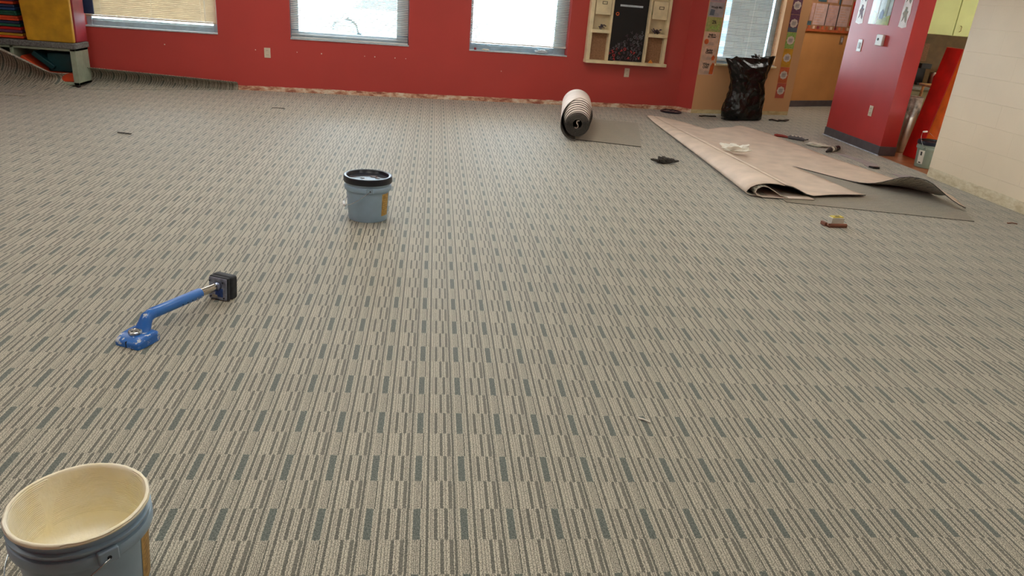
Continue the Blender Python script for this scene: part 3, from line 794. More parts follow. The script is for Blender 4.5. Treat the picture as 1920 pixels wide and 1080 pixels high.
for k in range(5):
    c_ = Ta+(Tb-Ta)*(.96-.105*k)
    obj('adjusting_hole', MB().tube([c_+Vector((0, -.0175, -.008)), c_+Vector((0, -.0225, -.0085))], .0028, 10), 'grip' if k < 2 else 'hole', tb)
obj('inner_tube', MB().tube([Tb-(Tb-Ta)*.1, Tc], .0185, 28), 'chrome', kk, smooth=40)
pr = Matrix.Rotation(R(5), 3, 'Y')
obj('pad_plate', MB().box((.546, -.048, .004), (.554, .048, .108), rot=pr, piv=(.56, 0, 0)), 'plate', kk, bevel=.0035)
obj('foam_layer', MB().box((.554, -.052, .001), (.572, .052, .112), rot=pr, piv=(.56, 0, 0)), 'rubber', kk, bevel=.006)
obj('rubber_pad', MB().box((.572, -.056, .0005), (.622, .056, .116), rot=pr, piv=(.56, 0, 0)), 'rubber', kk, bevel=.014)
obj('maker_tag', MB().box((.543, -.001, .010), (.5465, .028, .026), rot=pr, piv=(.56, 0, 0)), 'steel', kk, bevel=.002)
obj('plate_patch', MB().box((.5448, -.030, .018), (.5468, .012, .060), rot=pr, piv=(.56, 0, 0)), 'foam', kk, bevel=.002)
for y_ in (-.036, .036):
    for z_ in (.016, .094):
        obj('screw', MB().tube([(.5435+.0*z_, y_, z_), (.548, y_, z_)], .0035, 10), 'hole', kk)
obj('collar', MB().tube([Tc-Vector((.02, 0, -.0014)), Tc], [.018, .021], 24), 'plate', kk, smooth=40)

# ------------------------------------------------------------------ carpet roll
cr = thing('carpet_roll', 'rolled carpet with pale backing outside standing out of the red wall', 'carpet roll', (1.53, 7.72, 0), R(-9.8))
cr['label'] = 'rolled up carpet with pale backing outwards lying near the red wall'
LEN = 1.55; RC = .176
m = MB()
turns0, r0, pitch = 9.0, .052, .0087
tot = 14.6; seg = 40
N = int(tot*seg); NY = 10
def ring_y(tn):   # near edge of each wrap
    return 0 if tn < turns0 else .62*min(1, (tn-turns0)/(tot-turns0))
cols = []
for i in range(N+1):
    tn = i/seg; r_ = r0+pitch*tn; a_ = -2*pi*tn+R(200)
    y0 = ring_y(tn) + .004*noise.noise((tn*3, 0, 0))
    cols.append([m.b.verts.new((r_*cos(a_), y0+(LEN-y0)*k/NY, RC+.006+r_*sin(a_))) for k in range(NY+1)])
for a_, b_ in zip(cols, cols[1:]):
    for k in range(NY): m.b.faces.new((a_[k], a_[k+1], b_[k+1], b_[k]))
bmesh.ops.reverse_faces(m.b, faces=m.b.faces)
obj('inner_wraps', m, ['backing_w', 'pile_grey', 'pile_edge'], cr, solid=(.0055, -1, 1, 2), smooth=60, fix=False)
# outer wrap with its slanting cut edge
m = MB(); cols = []
NS = 90
for i in range(NS+1):
    a_ = R(270-(270+62)*i/NS)      # bottom, left, top, right
    dg = math.degrees(a_)
    if dg > 190: y0 = .0
    elif dg > 84: y0 = .74*((190-dg)/106)**.9
    else: y0 = .74+.05*(84-dg)/146
    r_ = RC+.004
    cols.append([m.b.verts.new((r_*cos(a_), y0+(LEN-y0)*k/NY, RC+.006+r_*sin(a_))) for k in range(NY+1)])
for a_, b_ in zip(cols, cols[1:]):
    for k in range(NY): m.b.faces.new((a_[k], a_[k+1], b_[k+1], b_[k]))
bmesh.ops.reverse_faces(m.b, faces=m.b.faces)
obj('outer_wrap', m, ['backing_w', 'pile_grey', 'pile_edge'], cr, solid=(.0065, -1, 1, 2), smooth=60, fix=False)
# S shaped core
m = MB(); pts = []
for i in range(25): a_ = R(90+180*i/24); pts.append((.020*cos(a_), .020+.020*sin(a_)))
for i in range(25): a_ = R(90-180*i/24); pts.append((.022*cos(a_), -.022+.022*sin(a_)))
ca, sa = cos(R(-30)), sin(R(-30))
pts = [(x*ca-z*sa, x*sa+z*ca) for x, z in pts]
cols = [[m.b.verts.new((x, .0+LEN*k/2, RC+.006+z)) for k in range(3)] for x, z in pts]
for a_, b_ in zip(cols, cols[1:]):
    for k in range(2): m.b.faces.new((a_[k], a_[k+1], b_[k+1], b_[k]))
obj('rolled_core', m, ['pile_grey', 'backing_w', 'backing_w'], cr, solid=(.006, 0, 1, 2), smooth=60)
m = MB()
tl = [(.0, .10), (.10, .085), (.70, .01), (.74, .55), (.80, 1.62), (.30, 1.60), (0, 1.5)]
obj('unrolled_tail', MB().prism(tl, .0005, .008, 1, 0), ['carpet_turned', 'pile_edge'], cr)

# ------------------------------------------------------------------ big folded carpet sheet
poly = [(2.965, 9.73), (3.07, 9.72), (3.18, 9.60), (3.281, 9.48), (3.37, 9.2), (3.438, 8.95), (3.62, 9.03), (3.82, 9.18), (3.94, 9.36), (4.084, 9.50), (4.17, 9.25), (4.241, 8.972), (4.30, 8.3), (4.381, 7.6), (4.511, 6.968), (4.60, 6.5), (4.60, 6.1), (4.50, 5.57),
        (4.40, 5.72), (4.28, 5.95), (4.19, 6.08), (4.12, 6.22), (4.0, 6.46), (3.84, 6.73), (3.657, 7.047), (3.71, 6.68), (3.765, 6.25), (3.797, 5.91), (3.5, 5.84), (3.25, 5.78), (2.965, 5.75)]
def sheet_z(x, y):
    z = .013+.004*noise.noise((x*1.3, y*1.3, 0))
    # lifted curl at the near right tip
    c = Vector((4.25, 5.95)); dd = (Vector((x, y))-c)
    al = dd.dot(Vector((.42, -.9)).normalized()); ac = dd.dot(Vector((.9, .42)).normalized())
    z += .19*math.exp(-(al/(.30 if al < 0 else .36))**2)*max(0, 1-max(0, ac)/.42)**1.3 * (1 if ac > -.2 else 0)
    # slight lift along the lower tongue and the far notch
    z += .018*math.exp(-((y-5.85)/.12)**2)*max(0, min(1, (x-3.0)/.4))
    z += .03*math.exp(-((x-3.7)**2+(y-9.0)**2)/.06)
    # rise toward the fold on the left
    f = max(0, 1-(x-2.965)/.30)
    sc = max(.12, min(1, (9.9-y)/3.9))
    z += .098*sc*(f*f*(3-2*f))
    return z
def inside(p, P):
    c = False; n = len(P)
    for i in range(n):
        a, b = P[i], P[i-1]
        if (a[1] > p[1]) != (b[1] > p[1]) and p[0] < (b[0]-a[0])*(p[1]-a[1])/(b[1]-a[1])+a[0]: c = not c
    return c
bd = []
for i in range(len(poly)):
    a, b = Vector(poly[i]), Vector(poly[(i+1) % len(poly)]); n = max(1, int((b-a).length/.06))
    for k in range(n): bd.append(a+(b-a)*k/n)
nb = len(bd); vs = [Vector(v) for v in bd]
gx = 2.9
while gx < 4.7:
    gy = 5.5
    while gy < 9.8:
        q = Vector((gx+.001*sin(gy*50), gy))
        if inside(q, poly) and min((q-v).length for v in bd) > .03: vs.append(q)
        gy += .06
    gx += .06
res = delaunay_2d_cdt(vs, [(i, (i+1) % nb) for i in range(nb)], [], 1, 1e-5)
m = MB(); bv = [m.b.verts.new((v.x, v.y, sheet_z(v.x, v.y))) for v in res[0]]
for f in res[2]:
    try: m.b.faces.new([bv[i] for i in f])
    except ValueError: pass
bmesh.ops.recalc_face_normals(m.b, faces=m.b.faces)
if sum(f.normal.z for f in m.b.faces) < 0: bmesh.ops.reverse_faces(m.b, faces=m.b.faces)
cs = thing('carpet_sheet', 'large carpet sheet turned backing side up with a folded left edge and slit', 'carpet')
obj('sheet', m, ['backing', 'pile_dark', 'pile_edge'], cs, solid=(.0075, -1, 1, 2), smooth=60, fix=False)
# folded edge: tear-drop profile swept along the left side
path = [(2.625, 5.75), (2.66, 6.3), (2.70, 6.95), (2.745, 7.8), (2.785, 8.6), (2.83, 9.3), (2.878, 9.78)]
def pathx(y):
    for (x0, y0), (x1, y1) in zip(path, path[1:]):
        if y <= y1: return x0+(x1-x0)*(y-y0)/(y1-y0)
    return path[-1][0]
prof = [(.36, .088*0+.0), (.30, .0)]
m = MB(); rows = []
NYp = 50
for j in range(NYp+1):
    y = 5.74+(9.78-5.74)*j/NYp
    sc = max(.12, min(1, (9.9-y)/3.9)); xl = pathx(y)
    hz = .112*sc + .006
    wdt = min(.33, 2.965-xl)
    row = []
    zc = sheet_z(2.965, y) if y < 9.7 else .02
    # top from the flat sheet leftwards, round the nose and back underneath
    pr_ = [(1.0, None), (.82, .97), (.62, 1.0), (.42, .97), (.24, .85), (.10, .66), (.02, .42), (.0, .25), (.05, .10), (.16, .02), (.35, 0), (.6, 0)]
    for a_, z_ in pr_:
        row.append(m.b.verts.new((xl+a_*wdt, y, zc if z_ is None else .009+z_*(hz-.002))))
    rows.append(row)
for a_, b_ in zip(rows, rows[1:]):
    for i in range(len(a_)-1): m.b.faces.new((a_[i], a_[i+1], b_[i+1], b_[i]))
m.b.normal_update()
bmesh.ops.recalc_face_normals(m.b, faces=m.b.faces)
# outward normals: the top faces must point up
tf = [f for f in m.b.faces if f.calc_center_median().z > .05]
if tf and sum(f.normal.z for f in tf) < 0: bmesh.ops.reverse_faces(m.b, faces=m.b.faces)
obj('folded_edge', m, ['backing', 'pile_dark', 'backing_w'], cs, solid=(.007, -1, 1, 2), smooth=80, fix=False)
# inner curl seen at the near end of the fold
m = MB(); rows = []
for j in range(9):
    y = 5.70+j*.16; xl = pathx(max(y, 5.75)); f = 1-j*.03
    row = []
    for a_, z_ in [(.36, .012), (.29, .030), (.22, .070), (.165, .096), (.115, .100), (.075, .078), (.066, .048), (.085, .022), (.14, .010), (.24, .009), (.40, .009), (.60 - j*.03, .009)]:
        row.append(m.b.verts.new((xl+a_, y+.0*a_, z_*f+.002)))
    rows.append(row)
for a_, b_ in zip(rows, rows[1:]):
    for i in range(len(a_)-1): m.b.faces.new((a_[i], a_[i+1], b_[i+1], b_[i]))
obj('inner_curl', m, ['backing_w', 'pile_dark', 'backing_w'], cs, solid=(.005, 0, 1, 2), smooth=80)
# loose offcut lying face up below it
cp = obj('carpet_offcut', MB().prism([(2.93, 5.60), (4.394, 5.30), (4.52, 5.60), (4.66, 6.6), (4.2, 7.0), (3.5, 7.0), (3.0, 6.4)], .0005, .0045, 1, 0), ['carpet_turned', 'pile_edge'])
tag(cp, 'flat carpet piece lying face up under the near end of the turned over sheet', 'carpet')

# carpet running up the wall and over the left shelf
m = MB()
def lap(u, v):
    s_ = -5.9+(-2.43+5.9)*u                  # along the wall
    base = wp(s_, -.002, 0)
    cab = max(0, min(1, (-4.10-s_)/.20))      # in front of the shelf unit
    hw = .205-.095*max(0, min(1, (s_+4.0)/1.55))
    run = .04+.46*max(0, min(1, (-2.5-s_)/1.3))
    top = Vector((base.x, base.y, hw))
    if cab > 0:
        hc = .07+.50*min(1., max(0, (-4.10-s_)/.80))
        topc = Vector((base.x, 9.125, hc))
        top = top.lerp(topc, cab**.5)
        run = run+(.75-run)*cab
    foot = Vector((top.x, top.y-run, .0004))
    zz = (v*v*(3-2*v)) if v < 1 else 1
    rr = .006*noise.noise((s_*3, v*2, 0))*sin(pi*v)
    # the stiff edge curls: back to the wall half way up, then leaning forward
    a = v*R(150)
    y = foot.y+(top.y-foot.y)*min(1, sin(min(a, R(90))))
    z = foot.z+(top.z-foot.z)*(1-cos(a))/(1-cos(R(150)))
    y -= max(0, sin(R(90))-sin(a))*(hw*.95 if cab == 0 else (.3+.4*cab)*(top.z+.05))*(1 if a > R(90) else 0)*2.2
    return Vector((top.x, y-.006, z+max(0, rr)))
m.grid(lap, 110, 26)
lp = obj('carpet_surplus', m, ['carpet', 'pile_edge'], None, solid=(.006, -1), smooth=80)
bmd = lp.data
if sum(p.normal.z for p in bmd.polygons) < 0: bmd.flip_normals()
tag(lp, 'surplus striped carpet curling up against the red wall and over the shelf', 'carpet')

# ------------------------------------------------------------------ shelf unit and mats (left)
YF, YB = 9.15, 9.52
su = thing('storage_shelf', 'low pale green shelf unit with a grey carpeted top in the left corner', 'shelf unit', (-4.06, YF, .03))
# local: x to the left is negative
m = MB()
m.box((-.06, 0, 0), (0, .33, .40)).box((-.70, .0, .0), (-.66, .33, .40)).box((-1.0, .0, .0), (-.96, .33, .40)).box((-1.0, 0, .375), (0, .33, .40)).box((-1.0, 0, 0), (0, .33, .03))
obj('frame', m, 'shelf_paint', su, bevel=.003)
obj('back_panel', MB().box((-.99, .315, .02), (-.01, .33, .39)), 'shelf_paint', su)
obj('carpeted_top', MB().box((-1.02, -.02, .40), (.02, .335, .465)), 'grey_top', su, bevel=.012)
obj('foot', MB().box((-.05, .02, -.03), (-.02, .06, 0)), 'black', su)
sm = thing('folded_mat', 'teal and orange folded mat standing inside the low shelf unit', 'gym mat', (-4.06, YF, .06))
obj('teal_panel', MB().box((-.36, .1, .10), (-.065, .3, .305)), 'teal_vinyl', sm, bevel=.01)
obj('orange_panel', MB().box((-.34, .03, .0), (-.065, .3, .095)), 'orange_vinyl', sm, bevel=.012)
rt_ = Matrix.Rotation(R(38), 3, 'Y')
obj('slanted_orange_panel', MB().box((-.66, .03, .10), (-.30, .3, .165), rot=rt_), 'orange_vinyl', sm, bevel=.012)
obj('slanted_teal_panel', MB().box((-.52, .05, .19), (-.26, .3, .25), rot=rt_), 'teal_vinyl', sm, bevel=.012)
def matstack():
    z = .502
    cols = [('orange_vinyl', 'yellow_vinyl', .055, 'orange and yellow mat lowest of the stack on the low shelf unit'), ('purple_vinyl', 'bright_red_vinyl', .062, 'purple and red mat second from the bottom of the stack'), ('green_vinyl', 'navy_vinyl', .06, 'green and navy mat third from the bottom of the stack'), ('orange_vinyl', 'orange_vinyl', .05, 'orange mat in the middle of the stack'), ('green_vinyl', 'green_vinyl', .05, 'dark green mat above the middle orange one'), ('blue_vinyl', 'navy_vinyl', .06, 'blue mat second from the top of the stack'), ('orange_vinyl', 'purple_vinyl', .06, 'orange and purple mat topmost of the stack')]
    for i, (a, b, h, lb) in enumerate(cols):
        x1 = -4.60+random.uniform(-.012, .0)-.01*i
        t = thing('gym_mat', lb, 'gym mat', (x1, YF+.04, z), 0, 'folded mats stacked on the low shelf')
        obj('lower_fold', MB().box((-.44, 0, 0), (0, .27, h*.5)), a, t, bevel=.01)
        obj('upper_fold', MB().box((-.44, .004, h*.5), (-.006, .27, h)), b, t, bevel=.01)
        z += h+.004
matstack()
ym = thing('upright_mat', 'yellow faced folded mat with a maroon side standing on the low shelf unit', 'gym mat', (-4.06, YF+.0, .497), 0)
m = MB()
pr2 = [(-.50, -.0, 0), (0.0, -.0, 0), (.01, .0, 1.0), (-.56, .0, 1.0)]
def slab(mb, f, y0, y1):
    a = [mb.b.verts.new((x, y0, z)) for x, _, z in f]; b = [mb.b.verts.new((x, y1, z)) for x, _, z in f]
    mb.b.faces.new(a); mb.b.faces.new(b[::-1])
    for i in range(4): mb.b.faces.new((a[i], b[i], b[(i+1) % 4], a[(i+1) % 4]))
    return mb
obj('yellow_panel', slab(MB(), pr2, 0, .05), 'yellow_vinyl', ym, bevel=.012)
obj('maroon_panel', slab(MB(), [(-.49, 0, 0), (.012, 0, 0), (.022, 0, 1.0), (-.55, 0, 1.0)], .05, .33), 'maroon_vinyl', ym, bevel=.015)
nm = obj('navy_mat', MB().box((-.14, 0, 0), (.15, .03, .6)), 'navy_vinyl', loc=wp(-4.10, .01, .79), rz=AL, bevel=.006)
tag(nm, 'navy mat leaning in the left corner of the first window behind the yellow mat', 'gym mat')
nm.location = wp(-4.13, -.045, .80)

# ------------------------------------------------------------------ trash bag
tbg = thing('trash_bag', 'tall black plastic trash bag standing below the bay window', 'trash bag', (4.36, 10.17, 0), TB)
sec = [(0, .0, .26, .15), (.015, .0, .30, .19), (.10, .0, .305, .20), (.25, .005, .285, .19), (.40, .0, .258, .17), (.52, -.005, .262, .15), (.64, -.01, .305, .12), (.74, -.02, .365, .08), (.80, -.03, .415, .05), (.835, -.035, .44, .035)]
m = MB(); rings = []
NA = 72; NZ = 60
def sec_at(z):
    for a, b in zip(sec, sec[1:]):
        if z <= b[0]:
            f = (z-a[0])/(b[0]-a[0]); return [a[i]+(b[i]-a[i])*f for i in range(4)]
    return sec[-1]
for j in range(NZ+1):
    z = .835*j/NZ; _, cx, rx, ry = sec_at(z)
    ring = []
    for k in range(NA):
        a = 2*pi*k/NA; ca, sa = cos(a), sin(a)
        ex = math.copysign(abs(ca)**.75, ca); ey = math.copysign(abs(sa)**.75, sa)
        n1 = noise.noise((ca*1.6, sa*1.6, z*4)); n2 = noise.noise((ca*4+z*3, sa*4, z*11)); n3 = abs(noise.noise((ca*3-z*5, sa*3, z*7+9)))
        k_ = .035*n1+.022*n2-.03*n3
        kk_ = min(1, .3+z*6)
        zz = z
        if z > .6: zz += (z-.6)/.235*(.05*(ca if ca > 0 else .9*ca*-.6)-.045*(ca < -.5)*abs(ca)) + .02*n2*(z-.6)*4
        ring.append(m.b.verts.new((cx+ex*rx+ca*k_*kk_, ey*ry+sa*k_*kk_, max(0.001, zz+.008*n2*(z > .05)))))
    rings.append(ring)
for a, b in zip(rings, rings[1:]):
    for k in range(NA): m.b.faces.new((a[k], a[(k+1) % NA], b[(k+1) % NA], b[k]))
m.b.faces.new(rings[0][::-1])
cv = m.b.verts.new((0, 0, .74))
for k in range(NA): m.b.faces.new((rings[-1][k], rings[-1][(k+1) % NA], cv))
obj('bag_body', m, 'bag', tbg, smooth=180, subd=1)
obj('tied_tuft', crumple(.07, .03, .07, 21, 10, .9), 'bag', tbg, smooth=180).location = (.05, 0, .80)
obj('trailing_corner', crumple(.14, .08, .03, 33, 10, .6), 'bag', tbg, smooth=180).location = (-.26, -.12, 0)

# ------------------------------------------------------------------ small things on the floor
def strip(name, label, cat, pts, w, h, m, loc=(0, 0, 0), **k):
    mb = MB(); n = len(pts); rows = []
    for i, p in enumerate(pts):
        p = Vector(p); d = Vector(pts[min(i+1, n-1)])-Vector(pts[max(i-1, 0)]); d.z = 0; d.normalize(); q = Vector((-d.y, d.x, 0))*w/2*(1+.25*noise.noise((i*1.7, 0, w*10)))
        rows.append([mb.b.verts.new(p-q), mb.b.verts.new(p+q), mb.b.verts.new(p+q+Vector((0, 0, h))), mb.b.verts.new(p-q+Vector((0, 0, h)))])
    for a, b in zip(rows, rows[1:]):
        for i in range(4): mb.b.faces.new((a[i], a[(i+1) % 4], b[(i+1) % 4], b[i]))
    mb.b.faces.new(rows[0][::-1]); mb.b.faces.new(rows[-1])
    o = obj(name, mb, m, loc=loc, **k); tag(o, label, cat); return o
G = .001
# black ring lid near the corner
rl = thing('plastic_disc', 'black bucket lid with white dried spots on the carpet near the room corner', 'lid', (3.385, 10.36, G))
obj('lid_disc', MB().lathe([(0, .012), (.11, .012), (.118, .02), (.14, .024), (.15, .018), (.152, .0), (.14, .0), (0, .004)], 48), 'lid', rl, smooth=40)
for k in range(7):
    a = k*.9; obj('dried_spot', MB().disc((.085*cos(a), .085*sin(a), .012), random.uniform(.012, .02), 10, 'z', .002, 1.5), 'label_w', rl)
strip('rubber_scrap', 'black rubber scrap on the carpet left of the trash bag', 'scrap', [(3.74, 10.13, G), (3.82, 10.17, G+.006), (3.9, 10.19, G), (3.99, 10.2, G+.004)], .045, .012, 'black')
strip('rubber_strip', 'crooked black rubber strip on the carpet right of the trash bag', 'scrap', [(4.79, 10.2, G), (4.83, 10.19, G+.01), (4.90, 10.15, G), (4.94, 10.17, G+.012), (5.02, 10.2, G), (5.11, 10.29, G+.006)], .05, .014, 'black')
# black crumpled scrap mid right
o = obj('rubber_offcut', crumple(.115, .035, .05, 13, 12, 1.0), 'pile_edge', loc=(2.26, 6.86, 0), rz=.15); tag(o, 'crumpled dark rubber offcut alone on the carpet left of the turned sheet', 'scrap')
# crumpled tissue on sheet
o = obj('crumpled_paper', crumple(.15, .08, .075, 17, 14, 1.0), 'white_tissue', loc=(3.17, 7.40, .050), rz=-.1); tag(o, 'crumpled white paper lying on the backing of the turned sheet', 'paper')
# caulk gun like tool with red handle
cg = thing('carpet_cutter', 'hand tool with a dark red handle and pale spots beside the turned sheet', 'hand tool', (4.42, 8.72, 0), math.atan2(-.25, .28))
obj('handle', MB().tube([(-.20, 0, .018), (-.17, 0, .02), (-.10, 0, .022), (-.03, 0, .02)], [.012, .018, .017, .012], 12), 'redhandle', cg, smooth=60)
bd_ = obj('body', MB().tube([(-.03, 0, .02), (-.01, 0, .024), (.13, 0, .024), (.17, 0, .018)], [.014, .024, .024, .015], 14), 'cove', cg, smooth=60)
for k in range(3): obj('pale_spot', MB().tube([(.012+k*.045, -.005, .046), (.034+k*.045, -.005, .046)], .008, 10), 'paper', bd_)
obj('prong', MB().tube([(.17, 0, .018), (.21, .02, .03)], .006, 8), 'black_metal', cg)
# white plastic scrap and tube
ps = obj('plastic_wrapper', crumple(.13, .075, .035, 23, 12, .7), 'label_w', loc=(4.57, 8.33, 0), rz=-.6); tag(ps, 'crumpled white plastic wrapper between the sheet and the pillar', 'wrapper')
tu = thing('adhesive_tube', 'black tube with white bands lying by the pillar base', 'tube', (4.60, 8.02, 0), math.atan2(.32, .38))
a0 = obj('barrel', MB().tube([(-.06, 0, .032), (-.055, 0, .032), (.17, 0, .032), (.175, 0, .032)], [.028, .031, .031, .028], 20), 'label_w', tu, smooth=40)
obj('dark_panel', MB().tube([(.0, -.004, .034), (.15, -.004, .034)], .0305, 20), 'black', a0)
obj('white_band', MB().tube([(.015, -.004, .034), (.03, -.004, .034)], .0315, 20), 'label_w', a0)
obj('nozzle', MB().tube([(-.06, 0, .032), (-.09, 0, .03), (-.16, 0, .018)], [.03, .024, .012], 14), 'black', tu, smooth=60)
# offcut scraps along the pillar
o = obj('backing_strip', MB().prism([(4.58, 7.98), (4.70, 7.93), (4.80, 7.40), (4.70, 7.22), (4.60, 7.24), (4.66, 7.5)], .0005, .005), 'scrap'); tag(o, 'lavender grey backing strip lying between the turned sheet and the pillar', 'scrap')
o = obj('backing_corner', MB().prism([(4.70, 6.98), (4.88, 6.95), (4.86, 6.62), (4.70, 6.62)], .0005, .005), 'scrap'); tag(o, 'lavender grey backing patch on the carpet near the end of the block wall', 'scrap')
o = obj('dark_chip', MB().prism([(4.60, 7.24), (4.70, 7.22), (4.69, 7.18), (4.62, 7.19)], .0055, .02), 'black'); tag(o, 'small dark chip on the tip of the lavender grey strip', 'scrap')
# tape measure box on the brown trimmer
tr_ = thing('carpet_trimmer', 'copper brown hand trimmer on the carpet beside the near right offcut', 'hand tool', (3.02, 4.975, 0), .1)
obj('base_plate', MB().box((-.075, -.04, 0), (.075, .04, .012)), 'copper', tr_, bevel=.004)
obj('roller', MB().tube([(-.07, -.03, .016), (.07, -.03, .016)], .014, 14), 'copper', tr_, smooth=50)
obj('side_wing', MB().box((-.095, -.01, .004), (-.075, .05, .03)), 'copper', tr_, bevel=.004)
bx = thing('blade_box', 'small white box with a yellow top standing on the copper trimmer', 'box', (3.035, 5.00, .0125), .12)
obj('carton', MB().box((-.052, -.022, 0), (.052, .03, .05)), 'label_w', bx, bevel=.002)
obj('yellow_top', MB().box((-.045, -.018, .05), (.045, .028, .058)), 'yellow', bx, bevel=.002)
obj('top_print', MB().box((-.02, -.01, .058), (.02, .012, .0585)), 'ink', bx)
# bits
strip('thread_scrap', 'short pale thread scrap on the carpet in the lower right of mid floor', 'scrap', [(.807, 2.285, .002), (.825, 2.272, .004), (.846, 2.257, .002)], .007, .004, 'label_w')
strip('twig_scrap', 'thin dark strip alone on the carpet at the left', 'scrap', [(-2.765, 6.83, .002), (-2.72, 6.80, .006), (-2.64, 6.79, .002)], .016, .006, 'pile_edge')
strip('bristle_scrap', 'thin dark strip on the carpet before the red wall', 'scrap', [(-1.80, 8.62, .002), (-1.74, 8.63, .004), (-1.66, 8.62, .002)], .012, .004, 'pile_edge')
strip('wood_splinter', 'tiny brown splinter at the foot of the block wall', 'scrap', [(4.68, 5.29, .002), (4.72, 5.295, .006), (4.76, 5.285, .002)], .014, .006, 'copper')

# ------------------------------------------------------------------ kitchen corner
def lean(x): return x
lm_ = thing('leaning_mat', 'tall red and orange folded mat leaning beside the block wall', 'gym mat', (5.535, 8.12, 0))
for (y0, y1, mm, nme) in ((-.285, 0, 'bright_red_vinyl', 'red_panel'), (-.70, -.288, 'bright_orange_vinyl', 'orange_panel')):
    mb = MB()
    f = [(0, 0), (.171, 1.231), (.235, 1.222), (.066, 0)]
    a = [mb.b.verts.new((x, y0, z)) for x, z in f]; b = [mb.b.verts.new((x, y1, z)) for x, z in f]
    mb.b.faces.new(a); mb.b.faces.new(b[::-1])
    for i in range(4): mb.b.faces.new((a[i], b[i], b[(i+1) % 4], a[(i+1) % 4]))
    obj(nme, mb, mm, lm_, bevel=.008)
tc = thing('trash_can', 'tall stainless trash can with a clear liner behind the red pillar', 'trash can', (5.60, 8.38, 0))
obj('can_body', MB().lathe([(0, .01), (.125, .01), (.13, 0), (.135, .01), (.145, .62), (.150, .625), (.150, .635), (.14, .635), (.13, .05), (0, .05)], 48), 'steel', tc, smooth=40)
m = MB(); m.lathe([(.147, .45), (.152, .5), (.153, .60), (.155, .64), (.148, .65), (.138, .64), (.135, .5)], 48)
for v in m.b.verts:
    a = math.atan2(v.co.y, v.co.x); k = 1+.03*noise.noise((cos(a)*5, sin(a)*5, v.co.z*9)); v.co.x *= k; v.co.y *= k
    if v.co.z < .46: v.co.z += .03*sin(5*a)
obj('bin_liner', m, 'liner', tc, smooth=180)
wc = thing('base_cupboard', 'olive base cupboard under the grey worktop beyond the pillar', 'cupboard', (5.42, 8.74, 0))
obj('carcass', MB().box((0, 0, .08), (2.2, .58, .70)), 'brown_cab', wc)
obj('toe_kick', MB().box((0, .06, 0), (2.2, .58, .08)), 'black', wc)
for k in range(4):
    dr = obj('cupboard_door', MB().box((.02+k*.54, -.018, .10), (.54+k*.54, 0, .68)), 'brown_cab', wc, bevel=.003)
    obj('door_pull', MB().tube([(.48+k*.54, -.035, .55), (.48+k*.54, -.035, .63)], .005, 8), 'wire', dr)
ct = obj('worktop', MB().box((5.40, 8.70, .70), (7.65, 9.35, .735)), 'counter', bevel=.004); tag(ct, 'grey worktop running along the kitchen wall beyond the pillar', 'worktop')
uc = thing('wall_cupboard', 'pale green wall cupboards above the worktop beyond the pillar', 'cupboard', (5.42, 8.98, 1.34))
obj('carcass', MB().box((0, .02, 0), (2.3, .37, .95)), 'cabgreen', uc)
x_ = .0
for k in range(4):
    x0 = .0+.31*0 if k == 0 else [0, .36, .925, 1.49][k]
    x1 = [.355, .92, 1.485, 2.05][k]
    dr = obj('cupboard_door', MB().box((x0+.004, 0, .004), (x1-.004, .02, .945)), 'cabgreen', uc, bevel=.003)
    hx = x0+.07
    obj('door_pull', MB().tube([(hx, -.002, .05), (hx, -.025, .06), (hx, -.025, .11), (hx, -.002, .12)], .004, 8), 'brown_cab', dr)
st = thing('wooden_stool', 'golden wooden stool in front of the worktop behind the leaning mat', 'stool', (5.97, 8.45, 0))
obj('seat', MB().box((-.16, -.13, .76), (.16, .13, .79)), 'wood', st, bevel=.008)
for sx in (-1, 1):
    for sy in (-1, 1): obj('leg', MB().tube([(sx*.14, sy*.11, 0), (sx*.12, sy*.09, .76)], .016, 10), 'wood', st)
obj('rung', MB().box((-.13, -.108, .3), (.13, -.09, .325)), 'wood', st)
sit('coffee_maker', MB().box((-.07, -.08, 0), (.07, .08, .03)).box((-.07, .02, .03), (.07, .08, .24)).box((-.07, -.08, .2), (.07, .02, .26)), 'black', 'black coffee maker on the grey worktop', 'appliance', (6.08, 9.0, .735), bevel=.008)
sit('steel_canister', MB().lathe([(0, 0), (.05, 0), (.052, .005), (.052, .15), (.046, .16), (0, .165)], 28), 'steel', 'steel canister on the grey worktop right of the coffee maker', 'canister', (6.26, 9.0, .735), smooth=40)
sit('red_bottle', MB().lathe([(0, 0), (.028, 0), (.03, .01), (.03, .12), (.012, .15), (.012, .18), (0, .18)], 20), 'bright_red_vinyl', 'slim red bottle standing on the grey worktop', 'bottle', (6.20, 8.86, .735), smooth=40)
sit('steel_bowl', MB().lathe([(0, .004), (.04, .004), (.075, .04), (.078, .045), (.07, .04), (.035, .01), (0, .01)], 32), 'steel', 'small steel bowl on the grey worktop next to the pillar', 'bowl', (5.80, 8.92, .735), smooth=60)
fc = thing('wall_hook_panel', 'dark brown panel on the kitchen wall under the green cupboards', 'panel', (6.25, 9.345, 1.0))
obj('panel', MB().box((-.07, -.02, 0), (.07, 0, .22)), 'cork', fc, bevel=.004)

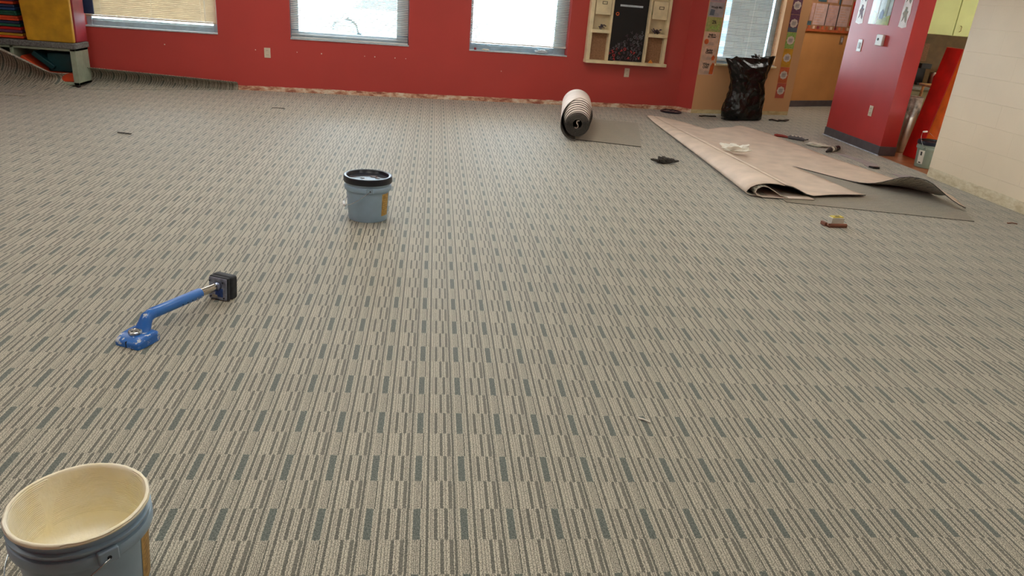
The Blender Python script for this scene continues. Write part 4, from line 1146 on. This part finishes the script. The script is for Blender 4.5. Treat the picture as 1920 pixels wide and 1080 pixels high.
# ------------------------------------------------------------------ ceiling lights
ci = 0
for (x_, y_) in [(-3.6, 1.9), (-.6, 1.9), (2.6, 1.9), (-3.6, 5.2), (-.6, 5.2), (2.6, 5.2), (-1.7, 8.2), (1.1, 8.2)]:
    t = thing('ceiling_light', 'recessed fluorescent ceiling light above the carpet', 'ceiling light', (x_, y_, ZC), 0, 'ceiling lights')
    obj('frame', MB().box((-.63, -.33, -.02), (.63, -.3, 0)).box((-.63, .3, -.02), (.63, .33, 0)).box((-.63, -.3, -.02), (-.6, .3, 0)).box((.6, -.3, -.02), (.63, .3, 0)), 'white', t)
    obj('diffuser', MB().box((-.6, -.3, -.015), (.6, .3, -.004)), 'diffuser', t)
t = thing('ceiling_light', 'recessed fluorescent ceiling light in the kitchen corner', 'ceiling light', (6.6, 7.9, ZC), 0)
obj('diffuser', MB().box((-.6, -.3, -.015), (.6, .3, -.004)), 'dim_diffuser', t)

t = thing('ceiling_light', 'unseen lamp added in the corridor past the pillar to brighten the tan walls', 'ceiling light', (6.2, 10.8, ZC), 0)  # extra lamp out of view, added to lift the dark tan walls
obj('diffuser', MB().box((-.6, -.3, -.015), (.6, .3, -.004)), 'diffuser', t)

# ------------------------------------------------------------------ world and daylight
W = bpy.data.worlds.new('World'); S.world = W; W.use_nodes = True
bg = W.node_tree.nodes['Background']; bg.inputs[0].default_value = (.80, .91, 1.0, 1); bg.inputs[1].default_value = 20.0
for (h, loc, rz) in [(HOLES[0], W0, AL), (HOLES[1], W0, AL), (HOLES[2], W0, AL), (TH[0], C2, TB)]:
    L_ = bpy.data.lights.new('daylight_portal', 'AREA'); L_.shape = 'RECTANGLE'; L_.size = h[1]-h[0]; L_.size_y = h[3]-h[2]; L_.cycles.is_portal = True
    o = bpy.data.objects.new('daylight_portal', L_); COL.objects.link(o)
    c = Vector(((h[0]+h[1])/2, .19, (h[2]+h[3])/2)); rm = Matrix.Rotation(rz, 3, 'Z')
    o.location = Vector(loc)+rm @ c; o.rotation_euler = (rm @ Matrix.Rotation(R(-90), 3, 'X')).to_euler()

# ------------------------------------------------------------------ camera
yaw, pitch, roll = R(7.245), R(22.161), R(4.809)
f = Vector((sin(yaw)*cos(pitch), cos(yaw)*cos(pitch), -sin(pitch))); r = Vector((cos(yaw), -sin(yaw), 0)); u = r.cross(f)
r2 = r*cos(roll)+u*sin(roll); u2 = -r*sin(roll)+u*cos(roll)
cam = bpy.data.cameras.new('camera'); cam.sensor_width = 36; cam.lens = 1371/1920*36; cam.clip_start = .05
co = bpy.data.objects.new('camera', cam); COL.objects.link(co)
mt = Matrix.Identity(4)
for i in range(3): mt[i][0] = r2[i]; mt[i][1] = u2[i]; mt[i][2] = -f[i]
mt[0][3], mt[1][3], mt[2][3] = 0, 0, 1.45
co.matrix_world = mt
S.camera = co
S.view_settings.view_transform = 'Standard'; S.view_settings.look = 'None'; S.view_settings.gamma = 1; S.view_settings.exposure = 0
S.view_settings.use_curve_mapping = False
